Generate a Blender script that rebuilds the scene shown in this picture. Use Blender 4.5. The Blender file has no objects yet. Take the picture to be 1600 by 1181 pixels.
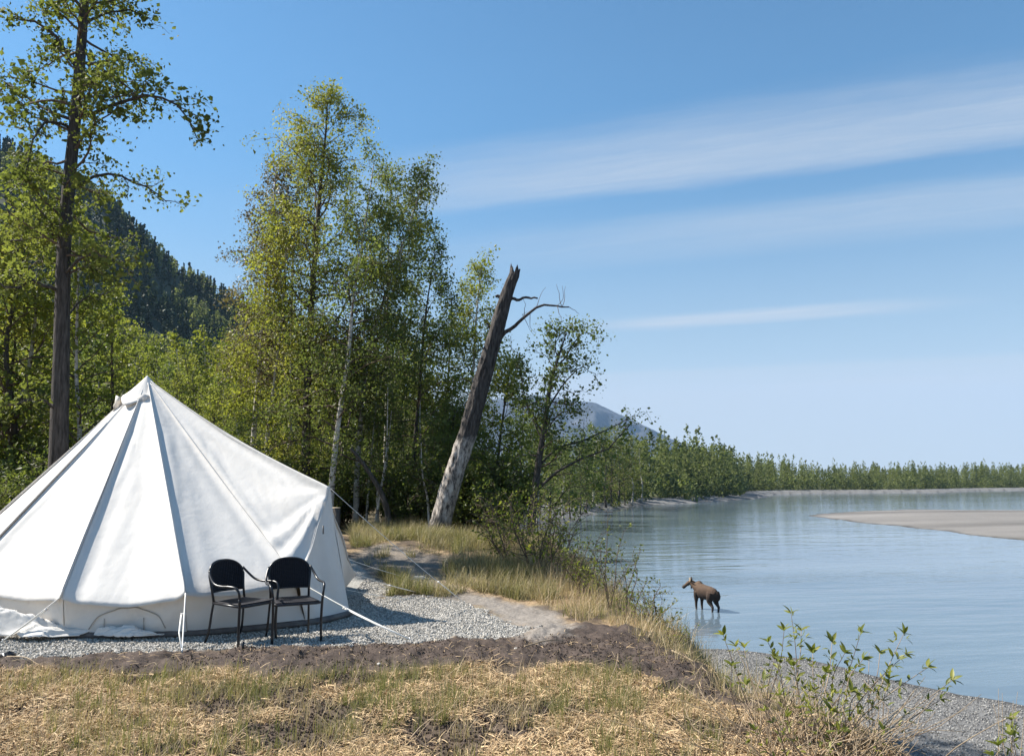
import bpy, math, random
import numpy as np
from mathutils import Vector, Matrix
R = math.radians
SC = bpy.context.scene
# ------------------------------------------------------------------ camera, sky, sun, exposure
CAMZ = 1.75
F = 1250.0
PITCH = math.atan(159.5 / 1250.0)
WATER = -5.65
cam_d = bpy.data.cameras.new('camera'); cam = bpy.data.objects.new('camera', cam_d); SC.collection.objects.link(cam)
cam.location = (0, 0, CAMZ); cam.rotation_euler = (R(90) + PITCH, 0, 0)
cam_d.sensor_width = 36; cam_d.lens = 36 * F / 1600; cam_d.clip_start = 0.1; cam_d.clip_end = 40000
SC.camera = cam
SUN_DIR = Vector((-0.72, 0.17, 0.74)).normalized()      # towards the sun
sun_d = bpy.data.lights.new('sun', 'SUN'); sun = bpy.data.objects.new('sun', sun_d); SC.collection.objects.link(sun)
sun_d.energy = 4.8; sun_d.angle = R(0.5); sun_d.color = (1.0, 0.945, 0.86)
sun.rotation_euler = SUN_DIR.to_track_quat('Z', 'Y').to_euler(); sun.location = (-30, 10, 40)
world = bpy.data.worlds.new('World'); SC.world = world; world.use_nodes = True
SC.view_settings.view_transform = 'Standard'; SC.view_settings.look = 'None'
SC.view_settings.exposure = 1.2; SC.view_settings.gamma = 1.0; SC.view_settings.use_curve_mapping = False
SC.cycles.max_bounces = 8; SC.cycles.transparent_max_bounces = 8; SC.cycles.volume_bounces = 0
SC.cycles.sample_clamp_indirect = 4.0

def build_world():
    nt = world.node_tree; n = nt.nodes; L = nt.links; n.clear()
    out = n.new('ShaderNodeOutputWorld'); bg = n.new('ShaderNodeBackground'); bg.inputs['Strength'].default_value = 0.0635
    sky = n.new('ShaderNodeTexSky'); sky.sky_type = 'NISHITA'; sky.sun_disc = False
    sky.sun_elevation = math.asin(SUN_DIR.z); sky.sun_rotation = math.atan2(SUN_DIR.x, SUN_DIR.y)
    sky.altitude = 400; sky.air_density = 1.0; sky.dust_density = 0.1; sky.ozone_density = 3.0
    tc = n.new('ShaderNodeTexCoord'); sep = n.new('ShaderNodeSeparateXYZ'); L.new(tc.outputs['Generated'], sep.inputs[0])
    def M(op, a, b=None, c=None, clamp=False):
        m = n.new('ShaderNodeMath'); m.operation = op; m.use_clamp = clamp
        for i, v in enumerate((a, b, c)):
            if v is None: continue
            if isinstance(v, (int, float)): m.inputs[i].default_value = v
            else: L.new(v, m.inputs[i])
        return m.outputs[0]
    el = M('ARCSINE', sep.outputs['Z'])
    zc = M('MAXIMUM', sep.outputs['Z'], 0.012)
    # cirrus on a flat sheet: q across the streaks, p along them
    th = R(-70)
    def dotp(cx, cy): return M('DIVIDE', M('ADD', M('MULTIPLY', sep.outputs['X'], cx), M('MULTIPLY', sep.outputs['Y'], cy)), zc)
    q = dotp(-math.cos(th) * -1, -math.sin(th)); p_ = dotp(-math.sin(th), -math.cos(th))
    comb = n.new('ShaderNodeCombineXYZ'); L.new(M('MULTIPLY', p_, 0.22), comb.inputs[0]); L.new(q, comb.inputs[1])
    def noise(sc, det, rough):
        t = n.new('ShaderNodeTexNoise'); t.inputs['Scale'].default_value = sc; t.inputs['Detail'].default_value = det
        t.inputs['Roughness'].default_value = rough; L.new(comb.outputs[0], t.inputs['Vector']); return t.outputs['Fac']
    n1 = noise(0.8, 5, 0.5); n2 = noise(5.0, 8, 0.62)
    def ss(x, a, b):
        m = n.new('ShaderNodeMapRange'); m.interpolation_type = 'SMOOTHSTEP'
        L.new(x, m.inputs[0]); m.inputs[1].default_value = a; m.inputs[2].default_value = b; return m.outputs[0]
    qq = M('ADD', q, M('MULTIPLY', M('SUBTRACT', n2, 0.5), 0.26)); qq = M('ADD', qq, M('MULTIPLY', M('SUBTRACT', n1, 0.5), 0.34))
    def band(q0, q1, q2, q3, amp, p0=None, p1=None, src=qq):
        v = M('MULTIPLY', ss(src, q0, q1), M('SUBTRACT', 1.0, ss(src, q2, q3)))
        if p0 is not None: v = M('MULTIPLY', v, ss(p_, p0, p1))
        return M('MULTIPLY', v, amp)
    b1 = band(2.02, 2.42, 2.54, 2.74, 0.52, -2.2, -0.4); b2 = band(2.84, 3.10, 3.25, 3.75, 0.32, -2.4, 0.4)
    b3 = M('MULTIPLY', band(4.75, 5.05, 5.05, 5.35, 0.42, -1.6, -0.7), M('SUBTRACT', 1.0, ss(p_, -0.1, 1.2)))
    b4 = M('MULTIPLY', band(8.5, 9.2, 9.3, 10.1, 0.30, -0.4, 0.3), M('SUBTRACT', 1.0, ss(p_, 1.0, 1.9))); b5 = band(7.0, 7.6, 12.0, 20.0, 0.16)
    streak = M('ADD', M('ADD', M('ADD', b1, b2), M('ADD', b3, b4)), b5)
    cf = n.new('ShaderNodeCombineXYZ'); L.new(M('ADD', M('MULTIPLY', p_, 0.9), M('MULTIPLY', n1, 1.5)), cf.inputs[0]); L.new(M('ADD', M('MULTIPLY', q, 9.0), M('MULTIPLY', n2, 3.0)), cf.inputs[1])
    tf = n.new('ShaderNodeTexNoise'); tf.inputs['Scale'].default_value = 1.6; tf.inputs['Detail'].default_value = 9; tf.inputs['Roughness'].default_value = 0.68; tf.inputs['Distortion'].default_value = 0.4; L.new(cf.outputs[0], tf.inputs['Vector'])
    tex = M('ADD', M('ADD', M('MULTIPLY', n2, 0.6), M('MULTIPLY', tf.outputs['Fac'], 1.1)), 0.1)
    streak = M('MULTIPLY', streak, tex)
    veil = M('MULTIPLY', M('POWER', M('SUBTRACT', 1.0, ss(el, -0.05, 0.44)), 1.25), 0.92)
    low = M('MULTIPLY', M('SUBTRACT', 1.0, ss(el, 0.08, 0.16)), 0.12)
    fac = M('MINIMUM', M('ADD', M('ADD', veil, low), streak), 0.9)
    tint = n.new('ShaderNodeMix'); tint.data_type = 'RGBA'; tint.blend_type = 'MULTIPLY'; tint.inputs['Factor'].default_value = 1
    L.new(sky.outputs[0], tint.inputs['A']); tg = n.new('ShaderNodeMix'); tg.data_type = 'RGBA'; L.new(ss(el, 0.0, 0.5), tg.inputs['Factor'])
    tg.inputs['A'].default_value = (0.56, 0.80, 0.80, 1); tg.inputs['B'].default_value = (0.82, 1.17, 1.19, 1); L.new(tg.outputs['Result'], tint.inputs['B'])
    mix = n.new('ShaderNodeMix'); mix.data_type = 'RGBA'
    L.new(fac, mix.inputs['Factor']); L.new(tint.outputs['Result'], mix.inputs['A']); mix.inputs['B'].default_value = (4.55, 4.95, 5.45, 1)
    L.new(mix.outputs['Result'], bg.inputs['Color']); L.new(bg.outputs[0], out.inputs[0])
build_world()

# ------------------------------------------------------------------ projection helpers (pixel of the photograph -> place)
def ray(px, py):
    a = (px - 800) / F; b = (590.5 - py) / F
    return a, math.cos(PITCH) - b * math.sin(PITCH), math.sin(PITCH) + b * math.cos(PITCH)
def gp(px, py, z=0.0):
    a, y, c = ray(px, py); t = (z - CAMZ) / c
    return np.array([a * t, y * t])
def pt(px, py, Y):
    a, y, c = ray(px, py); t = Y / y
    return np.array([a * t, Y, CAMZ + c * t])
def gpl(pts, z=0.0): return np.array([gp(x, y, z) for x, y in pts])

# ------------------------------------------------------------------ noise
def _h(ix, iy, iz, s):
    h = (ix.astype(np.int64) * 374761393 + iy.astype(np.int64) * 668265263 + iz.astype(np.int64) * 2147483647 + s * 974634777) & 0xffffffff
    h = ((h ^ (h >> 13)) * 1274126177) & 0xffffffff
    return ((h ^ (h >> 16)) & 0xffff) / 65535.0
def vn(x, y, z=None, s=0):
    x = np.asarray(x, float); y = np.asarray(y, float); z = np.zeros_like(x) if z is None else np.asarray(z, float)
    ix, iy, iz = np.floor(x), np.floor(y), np.floor(z); fx, fy, fz = x - ix, y - iy, z - iz
    fx = fx * fx * (3 - 2 * fx); fy = fy * fy * (3 - 2 * fy); fz = fz * fz * (3 - 2 * fz)
    def pl(k):
        a = _h(ix, iy, iz + k, s); b = _h(ix + 1, iy, iz + k, s); c = _h(ix, iy + 1, iz + k, s); d = _h(ix + 1, iy + 1, iz + k, s)
        return (a * (1 - fx) + b * fx) * (1 - fy) + (c * (1 - fx) + d * fx) * fy
    if not np.any(fz): return pl(0)
    return pl(0) * (1 - fz) + pl(1) * fz
def fbm(x, y, o=4, s=0, z=None):
    t = 0; a = 0.5; f = 1.0; tot = 0
    for k in range(o):
        t = t + a * vn(x * f, y * f, None if z is None else z * f, s + k); tot += a; a *= 0.5; f *= 2.03
    return t / tot
def sst(x, a, b):
    t = np.clip((x - a) / (b - a), 0, 1); return t * t * (3 - 2 * t)
def sdf(x, y, poly):
    """signed distance, positive inside"""
    d = np.full(x.shape, 1e18); inside = np.zeros(x.shape, bool); n = len(poly)
    for i in range(n):
        x0, y0 = poly[i]; x1, y1 = poly[(i + 1) % n]; dx, dy = x1 - x0, y1 - y0
        t = np.clip(((x - x0) * dx + (y - y0) * dy) / (dx * dx + dy * dy + 1e-12), 0, 1)
        d = np.minimum(d, (x - x0 - t * dx) ** 2 + (y - y0 - t * dy) ** 2)
        if y0 != y1:
            c = ((y0 > y) != (y1 > y)) & (x < (x1 - x0) * (y - y0) / (y1 - y0) + x0); inside ^= c
    d = np.sqrt(d); return np.where(inside, d, -d)

# ------------------------------------------------------------------ mesh building
class Geo:
    def __init__(s): s.v = []; s.f = []; s.n = 0; s.a = []
    def add(s, v, f, shade=0.5):
        v = np.asarray(v, float).reshape(-1, 3)
        for ff in (f if isinstance(f, list) else [f]):
            s.f.append(np.asarray(ff, np.int64) + s.n)
        s.v.append(v); s.a.append(np.broadcast_to(np.asarray(shade, float), (len(v),))); s.n += len(v)
    def merge(s, g, M=None):
        pass
    def arrays(s): return np.concatenate(s.v), s.f, np.concatenate(s.a)
def mesh_from(name, v, flist, mat=None, shade=None, col=None, smooth=False):
    me = bpy.data.meshes.new(name)
    me.vertices.add(len(v)); me.vertices.foreach_set('co', np.ascontiguousarray(v, np.float32).ravel())
    loops = np.concatenate([f.ravel() for f in flist]); cnt = np.concatenate([np.full(len(f), f.shape[1]) for f in flist])
    st = np.concatenate([[0], np.cumsum(cnt)[:-1]])
    me.loops.add(len(loops)); me.loops.foreach_set('vertex_index', loops.astype(np.int32))
    me.polygons.add(len(cnt)); me.polygons.foreach_set('loop_start', st.astype(np.int32))
    if smooth: me.polygons.foreach_set('use_smooth', np.ones(len(cnt), bool))
    else: me.polygons.foreach_set('use_smooth', np.zeros(len(cnt), bool))
    if shade is not None:
        at = me.attributes.new('shade', 'FLOAT', 'POINT'); at.data.foreach_set('value', np.ascontiguousarray(shade, np.float32))
    if col is not None:
        at = me.attributes.new('tint', 'FLOAT_COLOR', 'POINT')
        at.data.foreach_set('color', np.ascontiguousarray(np.concatenate([col, np.ones((len(col), 1))], 1), np.float32).ravel())
    me.update(calc_edges=True)
    if mat: me.materials.append(mat)
    return me
def gmesh(name, g, mat, smooth=True):
    v, f, a = g.arrays(); return mesh_from(name, v, f, mat, a, smooth=smooth)
def link(name, me, parent=None, loc=None, kind=None, label=None, cat=None, group=None):
    o = bpy.data.objects.new(name, me); SC.collection.objects.link(o)
    if parent: o.parent = parent
    if loc is not None: o.location = loc
    if kind: o['kind'] = kind
    if label: o['label'] = label
    if cat: o['category'] = cat
    if group: o['group'] = group
    return o
def thing(name, label, cat, loc=(0, 0, 0), rz=0, group=None, scale=None):
    o = link(name, None, None, loc, None, label, cat, group); o.rotation_euler[2] = rz
    if scale: o.scale = scale
    o.empty_display_size = 0.2
    return o
def copy_tree(o, loc, rz, label, group=None, scale=None, cat=None):
    c = o.copy(); SC.collection.objects.link(c); c.location = loc; c.rotation_euler[2] = rz; c['label'] = label
    if group: c['group'] = group
    if cat: c['category'] = cat
    if scale: c.scale = scale
    for ch in list(o.children):
        k = ch.copy(); SC.collection.objects.link(k); k.parent = c
        for g in list(ch.children):
            m = g.copy(); SC.collection.objects.link(m); m.parent = k
    return c

def tube(g, path, rad, sides=6, cap=True, shade=0.5, jitter=None):
    P = np.asarray(path, float); n = len(P); r = np.broadcast_to(np.asarray(rad, float), (n,)) if np.ndim(rad) < 2 else rad
    T = np.gradient(P, axis=0); T /= (np.linalg.norm(T, axis=1, keepdims=True) + 1e-12)
    ref = np.array([0, 0, 1.0]) if abs(T[:, 2]).mean() < 0.8 else np.array([0, 1.0, 0])
    A = np.cross(T, ref); A /= (np.linalg.norm(A, axis=1, keepdims=True) + 1e-12); B = np.cross(T, A)
    th = np.linspace(0, 2 * math.pi, sides, endpoint=False)
    rr = r[:, None] * (np.ones((n, sides)) if jitter is None else jitter)
    V = P[:, None, :] + rr[..., None] * (np.cos(th)[None, :, None] * A[:, None, :] + np.sin(th)[None, :, None] * B[:, None, :])
    i = np.arange(n - 1)[:, None] * sides; j = np.arange(sides)[None, :]; j2 = (j + 1) % sides
    q = np.stack([i + j, i + j2, i + sides + j2, i + sides + j], -1).reshape(-1, 4)
    fl = [q]
    if cap and sides >= 3:
        fl.append(np.arange(sides)[::-1][None, :]); fl.append((np.arange(sides) + (n - 1) * sides)[None, :])
    g.add(V.reshape(-1, 3), fl, shade)
def spline(pts, n):
    P = np.asarray(pts, float); m = len(P)
    if m < 3: return P[0] + (P[-1] - P[0]) * np.linspace(0, 1, n)[:, None]
    t = np.linspace(0, m - 1, n); out = []
    Q = np.concatenate([[2 * P[0] - P[1]], P, [2 * P[-1] - P[-2]]])
    for x in t:
        k = min(int(x), m - 2); u = x - k; a, b, c, d = Q[k:k + 4]
        out.append(0.5 * ((2 * b) + (c - a) * u + (2 * a - 5 * b + 4 * c - d) * u * u + (3 * b - 3 * c + d - a) * u ** 3))
    return np.array(out)
def leaves(g, C, size, rs, aspect=0.7, flat=0.0, dirs=None, var=0.35, shade=None):
    """one four-cornered blade per point, turned at random"""
    n = len(C); 
    if n == 0: return
    a = rs.normal(size=(n, 3)); 
    if dirs is not None: a = a * 0.6 + dirs
    a /= np.linalg.norm(a, axis=1, keepdims=True); b = rs.normal(size=(n, 3)); b[:, 2] *= (1 - flat)
    b = np.cross(a, b); b /= (np.linalg.norm(b, axis=1, keepdims=True) + 1e-9)
    L = size * np.exp(rs.normal(size=(n, 1)) * var); W = L * aspect * 0.5
    nn = np.cross(a, b) * L * 0.12
    V = np.stack([C - a * L * 0.5, C + b * W + nn, C + a * L * 0.5, C - b * W + nn], 1).reshape(-1, 3)
    q = np.arange(n * 4).reshape(-1, 4)
    sh = rs.rand(n) if shade is None else np.clip(shade + rs.normal(size=n) * 0.15, 0, 1)
    g.add(V, q, np.repeat(sh, 4))

def zone(px):
    for lim, t_ in ((70, 'left of the tall poplar'), (230, 'between the tall poplar and the tent peak'), (380, 'between tent peak and birch clump'), (530, 'behind the left half of the birch clump'), (680, 'behind the right half of the birch clump'), (9999, 'behind the leaning snag')):
        if px < lim: return t_
def nth(k): return ['first', 'second', 'third', 'fourth', 'fifth', 'sixth', 'seventh', 'eighth', 'ninth', 'tenth', 'eleventh', 'twelfth', 'thirteenth', 'fourteenth'][k]
# ------------------------------------------------------------------ materials
def new_mat(name):
    m = bpy.data.materials.new(name); m.use_nodes = True; nt = m.node_tree; nt.nodes.clear()
    return m, nt.nodes, nt.links
def N(n, t, **k):
    x = n.new(t)
    for a, b in k.items(): setattr(x, a, b)
    return x
def ramp(n, L, src, stops):
    r = n.new('ShaderNodeValToRGB'); e = r.color_ramp.elements
    while len(e) < len(stops): e.new(0.5)
    for i, (p, c) in enumerate(stops): e[i].position = p; e[i].color = (*c, 1)
    L.new(src, r.inputs[0]); return r.outputs[0]
def noise_n(n, L, scale, det=4, rough=0.6, vec=None, stretch=None, coord='Object'):
    t = n.new('ShaderNodeTexNoise'); t.inputs['Scale'].default_value = scale; t.inputs['Detail'].default_value = det; t.inputs['Roughness'].default_value = rough
    if vec is None:
        tc = n.new('ShaderNodeTexCoord'); vec = tc.outputs[coord]
    if stretch:
        mp = n.new('ShaderNodeMapping'); mp.inputs['Scale'].default_value = stretch; L.new(vec, mp.inputs[0]); vec = mp.outputs[0]
    L.new(vec, t.inputs['Vector']); return t.outputs['Fac']
def leaf_mat(name, c0, c1, trans=0.38, rough=0.5, tcol=1.35, spec=0.4):
    m, n, L = new_mat(name); out = n.new('ShaderNodeOutputMaterial')
    at = N(n, 'ShaderNodeAttribute', attribute_name='shade')
    col = ramp(n, L, at.outputs['Fac'], [(0.0, c0), (1.0, c1)])
    oi = n.new('ShaderNodeObjectInfo'); hsv = n.new('ShaderNodeHueSaturation')
    mr = n.new('ShaderNodeMapRange'); L.new(oi.outputs['Random'], mr.inputs[0]); mr.inputs[3].default_value = 0.482; mr.inputs[4].default_value = 0.515
    mv = n.new('ShaderNodeMapRange'); L.new(oi.outputs['Random'], mv.inputs[0]); mv.inputs[3].default_value = 1.15; mv.inputs[4].default_value = 0.85
    L.new(mr.outputs[0], hsv.inputs['Hue']); L.new(mv.outputs[0], hsv.inputs['Value']); L.new(col, hsv.inputs['Color']); col = hsv.outputs[0]
    p = n.new('ShaderNodeBsdfPrincipled'); p.inputs['Roughness'].default_value = rough; p.inputs['Specular IOR Level'].default_value = spec
    L.new(col, p.inputs['Base Color'])
    if trans > 0:
        tr = n.new('ShaderNodeBsdfTranslucent'); g = n.new('ShaderNodeMix'); g.data_type = 'RGBA'; g.blend_type = 'MULTIPLY'; g.inputs['Factor'].default_value = 1
        L.new(col, g.inputs['A']); g.inputs['B'].default_value = (tcol * 1.05, tcol * 1.15, tcol * 0.72, 1); L.new(g.outputs['Result'], tr.inputs[0])
        mx = n.new('ShaderNodeMixShader'); mx.inputs[0].default_value = trans
        L.new(p.outputs[0], mx.inputs[1]); L.new(tr.outputs[0], mx.inputs[2]); L.new(mx.outputs[0], out.inputs[0])
    else: L.new(p.outputs[0], out.inputs[0])
    return m
def simple_mat(name, c0, c1=None, rough=0.7, scale=8, bump=0.0, bscale=30, metal=0, stretch=None, spec=0.5, trans=None, bdist=0.02, shade=False):
    m, n, L = new_mat(name); out = n.new('ShaderNodeOutputMaterial'); p = n.new('ShaderNodeBsdfPrincipled')
    p.inputs['Roughness'].default_value = rough; p.inputs['Metallic'].default_value = metal; p.inputs['Specular IOR Level'].default_value = spec
    if shade:
        at = N(n, 'ShaderNodeAttribute', attribute_name='shade'); src = at.outputs['Fac']
    else: src = noise_n(n, L, scale, stretch=stretch)
    st = [(0.0, c0), (1.0, c1 or c0)] if shade else [(0.3, c0), (0.7, c1 or c0)]
    L.new(ramp(n, L, src, st), p.inputs['Base Color'])
    if bump:
        b = n.new('ShaderNodeBump'); b.inputs['Strength'].default_value = bump; b.inputs['Distance'].default_value = bdist
        L.new(noise_n(n, L, bscale, stretch=stretch), b.inputs['Height']); L.new(b.outputs[0], p.inputs['Normal'])
    if trans:
        tr = n.new('ShaderNodeBsdfTranslucent'); tr.inputs[0].default_value = (*trans[1], 1); mx = n.new('ShaderNodeMixShader'); mx.inputs[0].default_value = trans[0]
        L.new(p.outputs[0], mx.inputs[1]); L.new(tr.outputs[0], mx.inputs[2]); L.new(mx.outputs[0], out.inputs[0])
    else: L.new(p.outputs[0], out.inputs[0])
    return m
def birch_bark():
    m, n, L = new_mat('birch_bark'); out = n.new('ShaderNodeOutputMaterial'); p = n.new('ShaderNodeBsdfPrincipled'); p.inputs['Roughness'].default_value = 0.7
    f = noise_n(n, L, 3.0, 5, 0.65, stretch=(1.5, 1.5, 4.0)); L.new(ramp(n, L, f, [(0.36, (0.03, 0.026, 0.022)), (0.44, (0.40, 0.36, 0.31)), (0.7, (0.62, 0.58, 0.52))]), p.inputs['Base Color'])
    L.new(p.outputs[0], out.inputs[0]); return m
M = {}
M['birch_bark'] = birch_bark()
M['dark_bark'] = simple_mat('dark_bark', (0.035, 0.03, 0.026), (0.12, 0.105, 0.09), 0.9, 6, 0.8, 14, stretch=(4, 4, 0.7), spec=0.2, bdist=0.03)
M['poplar_bark'] = simple_mat('poplar_bark', (0.03, 0.027, 0.025), (0.125, 0.11, 0.10), 0.9, 5, 1.0, 12, stretch=(5, 5, 0.6), spec=0.2, bdist=0.04)
M['twig'] = simple_mat('twig_bark', (0.07, 0.05, 0.04), (0.16, 0.12, 0.09), 0.85, 9, spec=0.2)
M['tan_twig'] = simple_mat('tan_twig', (0.20, 0.14, 0.09), (0.42, 0.33, 0.22), 0.8, 9, spec=0.3)
M['poplar_leaf'] = leaf_mat('poplar_leaf', (0.08, 0.095, 0.024), (0.20, 0.205, 0.055), 0.42, spec=0.12, rough=0.6)
M['birch_leaf'] = leaf_mat('birch_leaf', (0.10, 0.12, 0.026), (0.25, 0.25, 0.06), 0.48, spec=0.25)
M['birch_leaf_dark'] = leaf_mat('birch_leaf_dark', (0.075, 0.095, 0.03), (0.17, 0.19, 0.055), 0.45, spec=0.25)
M['catkin'] = leaf_mat('catkin', (0.10, 0.07, 0.045), (0.20, 0.17, 0.08), 0.3)
M['young_leaf'] = leaf_mat('young_leaf', (0.12, 0.14, 0.025), (0.28, 0.285, 0.055), 0.48, spec=0.25)
M['under_leaf'] = leaf_mat('undergrowth_leaf', (0.055, 0.075, 0.02), (0.16, 0.18, 0.045), 0.42, spec=0.25)
M['far_leaf'] = leaf_mat('far_leaf', (0.08, 0.095, 0.035), (0.20, 0.215, 0.08), 0.35, spec=0.1)
M['spruce'] = leaf_mat('spruce_needle', (0.04, 0.058, 0.03), (0.085, 0.105, 0.05), 0.0, spec=0.1)
M['willow_leaf'] = leaf_mat('willow_leaf', (0.085, 0.105, 0.02), (0.20, 0.21, 0.04), 0.35, spec=0.3, rough=0.45)
M['grass_green'] = leaf_mat('grass_green', (0.10, 0.105, 0.04), (0.27, 0.245, 0.11), 0.3, spec=0.2)
M['grass_dry'] = leaf_mat('grass_dry', (0.22, 0.165, 0.09), (0.58, 0.47, 0.29), 0.28, tcol=0.95, spec=0.2)
M['straw'] = simple_mat('straw_litter', (0.22, 0.14, 0.075), (0.64, 0.47, 0.27), 0.8, spec=0.2, shade=True)
M['canvas'] = simple_mat('canvas', (0.72, 0.69, 0.645), (0.75, 0.72, 0.675), 0.85, 3, 0.12, 7, spec=0.15, trans=(0.12, (0.80, 0.68, 0.50)), bdist=0.05)
M['canvas_seam'] = simple_mat('canvas_seam', (0.36, 0.33, 0.29), (0.45, 0.41, 0.36), 0.8)
M['groundsheet'] = simple_mat('groundsheet', (0.075, 0.062, 0.055), (0.15, 0.125, 0.11), 0.6)
M['rope'] = simple_mat('rope', (0.62, 0.60, 0.55), (0.75, 0.73, 0.68), 0.8)
M['black_metal'] = simple_mat('black_painted_metal', (0.010, 0.010, 0.012), (0.014, 0.014, 0.016), 0.33, spec=0.45)
M['steel'] = simple_mat('steel', (0.35, 0.35, 0.36), (0.5, 0.5, 0.5), 0.4, metal=0.9)
M['gravel'] = simple_mat('gravel', (0.22, 0.205, 0.18), (0.58, 0.545, 0.49), 0.8, shade=True, spec=0.3)
M['pebble'] = simple_mat('pebble', (0.09, 0.088, 0.086), (0.38, 0.37, 0.35), 0.75, shade=True, spec=0.3)
M['clod'] = simple_mat('soil_clod', (0.035, 0.026, 0.021), (0.115, 0.088, 0.072), 0.95, shade=True, spec=0.1)
M['moose_fur'] = None
M['antler'] = simple_mat('antler', (0.42, 0.30, 0.17), (0.55, 0.42, 0.27), 0.7)
M['cut_wood'] = simple_mat('cut_wood', (0.45, 0.36, 0.24), (0.6, 0.5, 0.36), 0.8, 12)

# ------------------------------------------------------------------ ground
LEFT = [(-60.0, -40.0)]
edge_px = [(1420, 1181), (1250, 1120), (1140, 1068), (1060, 1018), (990, 968), (935, 928), (885, 898)]
edge = [gp(x, y) for x, y in edge_px]
near = [(9.0, -60.0), (5.0, 0.0), (3.3, 3.2)] + [tuple(e) for e in edge] + [(0.75, 17.5), (0.1, 19.5), (-0.6, 23), (-2.0, 32), (-4.0, 48), (-7, 75), (-7, 110)]
far_shore = gpl([(850, 812), (872, 800), (915, 795), (960, 789), (1040, 785), (1110, 781.5), (1158, 777), (1172, 773.5), (1210, 771.5), (1300, 770), (1440, 769), (1530, 766.6), (1600, 765.6), (1720, 764.6)], WATER)
near_poly = np.array(near + [tuple(p) for p in far_shore] + [(1100, 900), (1500, 900), (1700, 200), (2500, -300), (9000, -300), (9000, 9500), (-9000, 9500), (-9000, -9000), (12, -9000)])
beach_px = [(1030, 1008), (1062, 1012), (1130, 1013.5), (1200, 1020), (1320, 1042), (1420, 1068), (1500, 1085), (1600, 1102), (1750, 1150)]
beach_poly = np.array([tuple(p) for p in gpl(beach_px, WATER)] + [(19.5, 12), (22, -30), (8, -60), (3, 0), (2, 12), (2, 25), (4, 33), (6.2, 36)])
bar_poly = gpl([(1262, 806), (1330, 799), (1420, 795.5), (1600, 797), (1900, 799), (2400, 830), (2000, 870), (1600, 842), (1500, 834), (1400, 822), (1330, 814)], WATER)
pad_poly = gpl([(-300, 1040), (0, 1031), (160, 1028), (300, 1020), (450, 1014), (600, 1012), (700, 1006), (800, 998), (838, 986), (790, 972), (745, 950), (705, 937), (640, 933), (575, 938), (560, 945)]) 
pad_poly = np.concatenate([pad_poly, [(-1.9, 12.8), (-3, 15.2), (-8, 15.4), (-9.5, 12)]])
sand_poly = gpl([(700, 937), (735, 930), (770, 934), (820, 944), (870, 962), (905, 985), (890, 1000), (840, 1010), (800, 1000), (838, 986), (790, 972), (745, 950)])
path_polys = [gpl([(550, 860), (600, 853), (690, 862), (712, 870), (680, 876), (600, 874), (550, 872)], 0.4), gpl([(585, 915), (620, 902), (690, 905), (745, 922), (730, 936), (640, 934), (600, 936)], 0.05)]
def path_sdf(x, y): return np.maximum(sdf(x, y, path_polys[0]), sdf(x, y, path_polys[1]))
soil_poly = gpl([(-300, 1040), (0, 1031), (300, 1020), (600, 1012), (800, 998), (850, 985), (930, 975), (1000, 990), (1080, 1030), (1160, 1068), (1230, 1105), (1180, 1122), (1100, 1100), (980, 1056), (900, 1040), (800, 1038), (700, 1048), (560, 1056), (420, 1064), (300, 1058), (200, 1062), (60, 1054), (-60, 1052), (-300, 1060)])

def ground_h(x, y, fine=True):
    r = np.hypot(x, y)
    top = 0.52 * sst(y, 11.5, 19) * (1 - 0.35 * sst(x, -1.5, 1.0)) + 0.5 * sst(y, 25, 50)
    top = top + (fbm(x * 0.25 + 9, y * 0.25, 3, 3) - 0.5) * 0.30 * sst(r, 9, 22)
    H = (top - WATER) * (1 - sst(y, 60, 170)) + sst(y, 60, 170) * (1.3 + 0.8 * fbm(x * 0.01, y * 0.01, 2, 8))
    d = -sdf(x, y, near_poly)
    dn = d + (fbm(x * 1.1, y * 1.1, 3, 11) - 0.5) * 1.1 * (1 - sst(y, 25, 50)) * sst(y, 3.5, 7) + (fbm(x * 0.05, y * 0.05, 3, 12) - 0.5) * 12 * sst(y, 120, 220)
    wd = 4.6 + 9 * sst(y, 60, 200)
    f = 1 - sst(dn, 0.0, wd) ** 0.8
    z = WATER - 0.9 + (H + 0.9) * f
    b = sdf(x, y, beach_poly) + (fbm(x * 0.5, y * 0.5, 3, 21) - 0.5) * 0.7
    zb = WATER + np.clip(b * 0.055, -0.9, 1.1)
    bb = sdf(x, y, bar_poly) + (fbm(x * 0.05, y * 0.05, 3, 22) - 0.5) * 6
    zs = WATER + np.clip(bb * 0.03, -0.9, 0.55) + 0.1 * (fbm(x * 0.06, y * 0.12, 3, 5) - 0.5) * (bb > 0)
    z = np.maximum(z, np.maximum(zb, zs))
    if fine:
        m = (r < 40)
        nr = 1 - sst(r, 18, 38)
        pad = sst(sdf(x, y, pad_poly), -0.12, 0.12); soil = sst(sdf(x, y, soil_poly) + (fbm(x * 3, y * 3, 3, 31) - 0.5) * 0.5, -0.15, 0.15)
        onland = sst(-dn, -3.0, -0.2) if False else (z > -4.0)
        rel = (fbm(x * 1.6, y * 1.6, 4, 41) - 0.5) * 0.07
        cl = np.abs(fbm(x * 6, y * 6, 4, 51) - 0.5) * 2
        clods = (fbm(x * 9, y * 9, 3, 61) - 0.45) * 0.12 + (0.5 - cl) * 0.045
        z = z + nr * onland * (1 - pad) * (rel + clods * (0.32 + 0.55 * soil) + 0.035 * soil)
        z = z + nr * pad * (fbm(x * 4, y * 4, 2, 71) - 0.5) * 0.015
        z = z + nr * (z < -4.2) * (fbm(x * 1.2, y * 1.2, 3, 81) - 0.5) * 0.06
    return z
def gz(x, y): return float(ground_h(np.array([float(x)]), np.array([float(y)]))[0])

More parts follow.
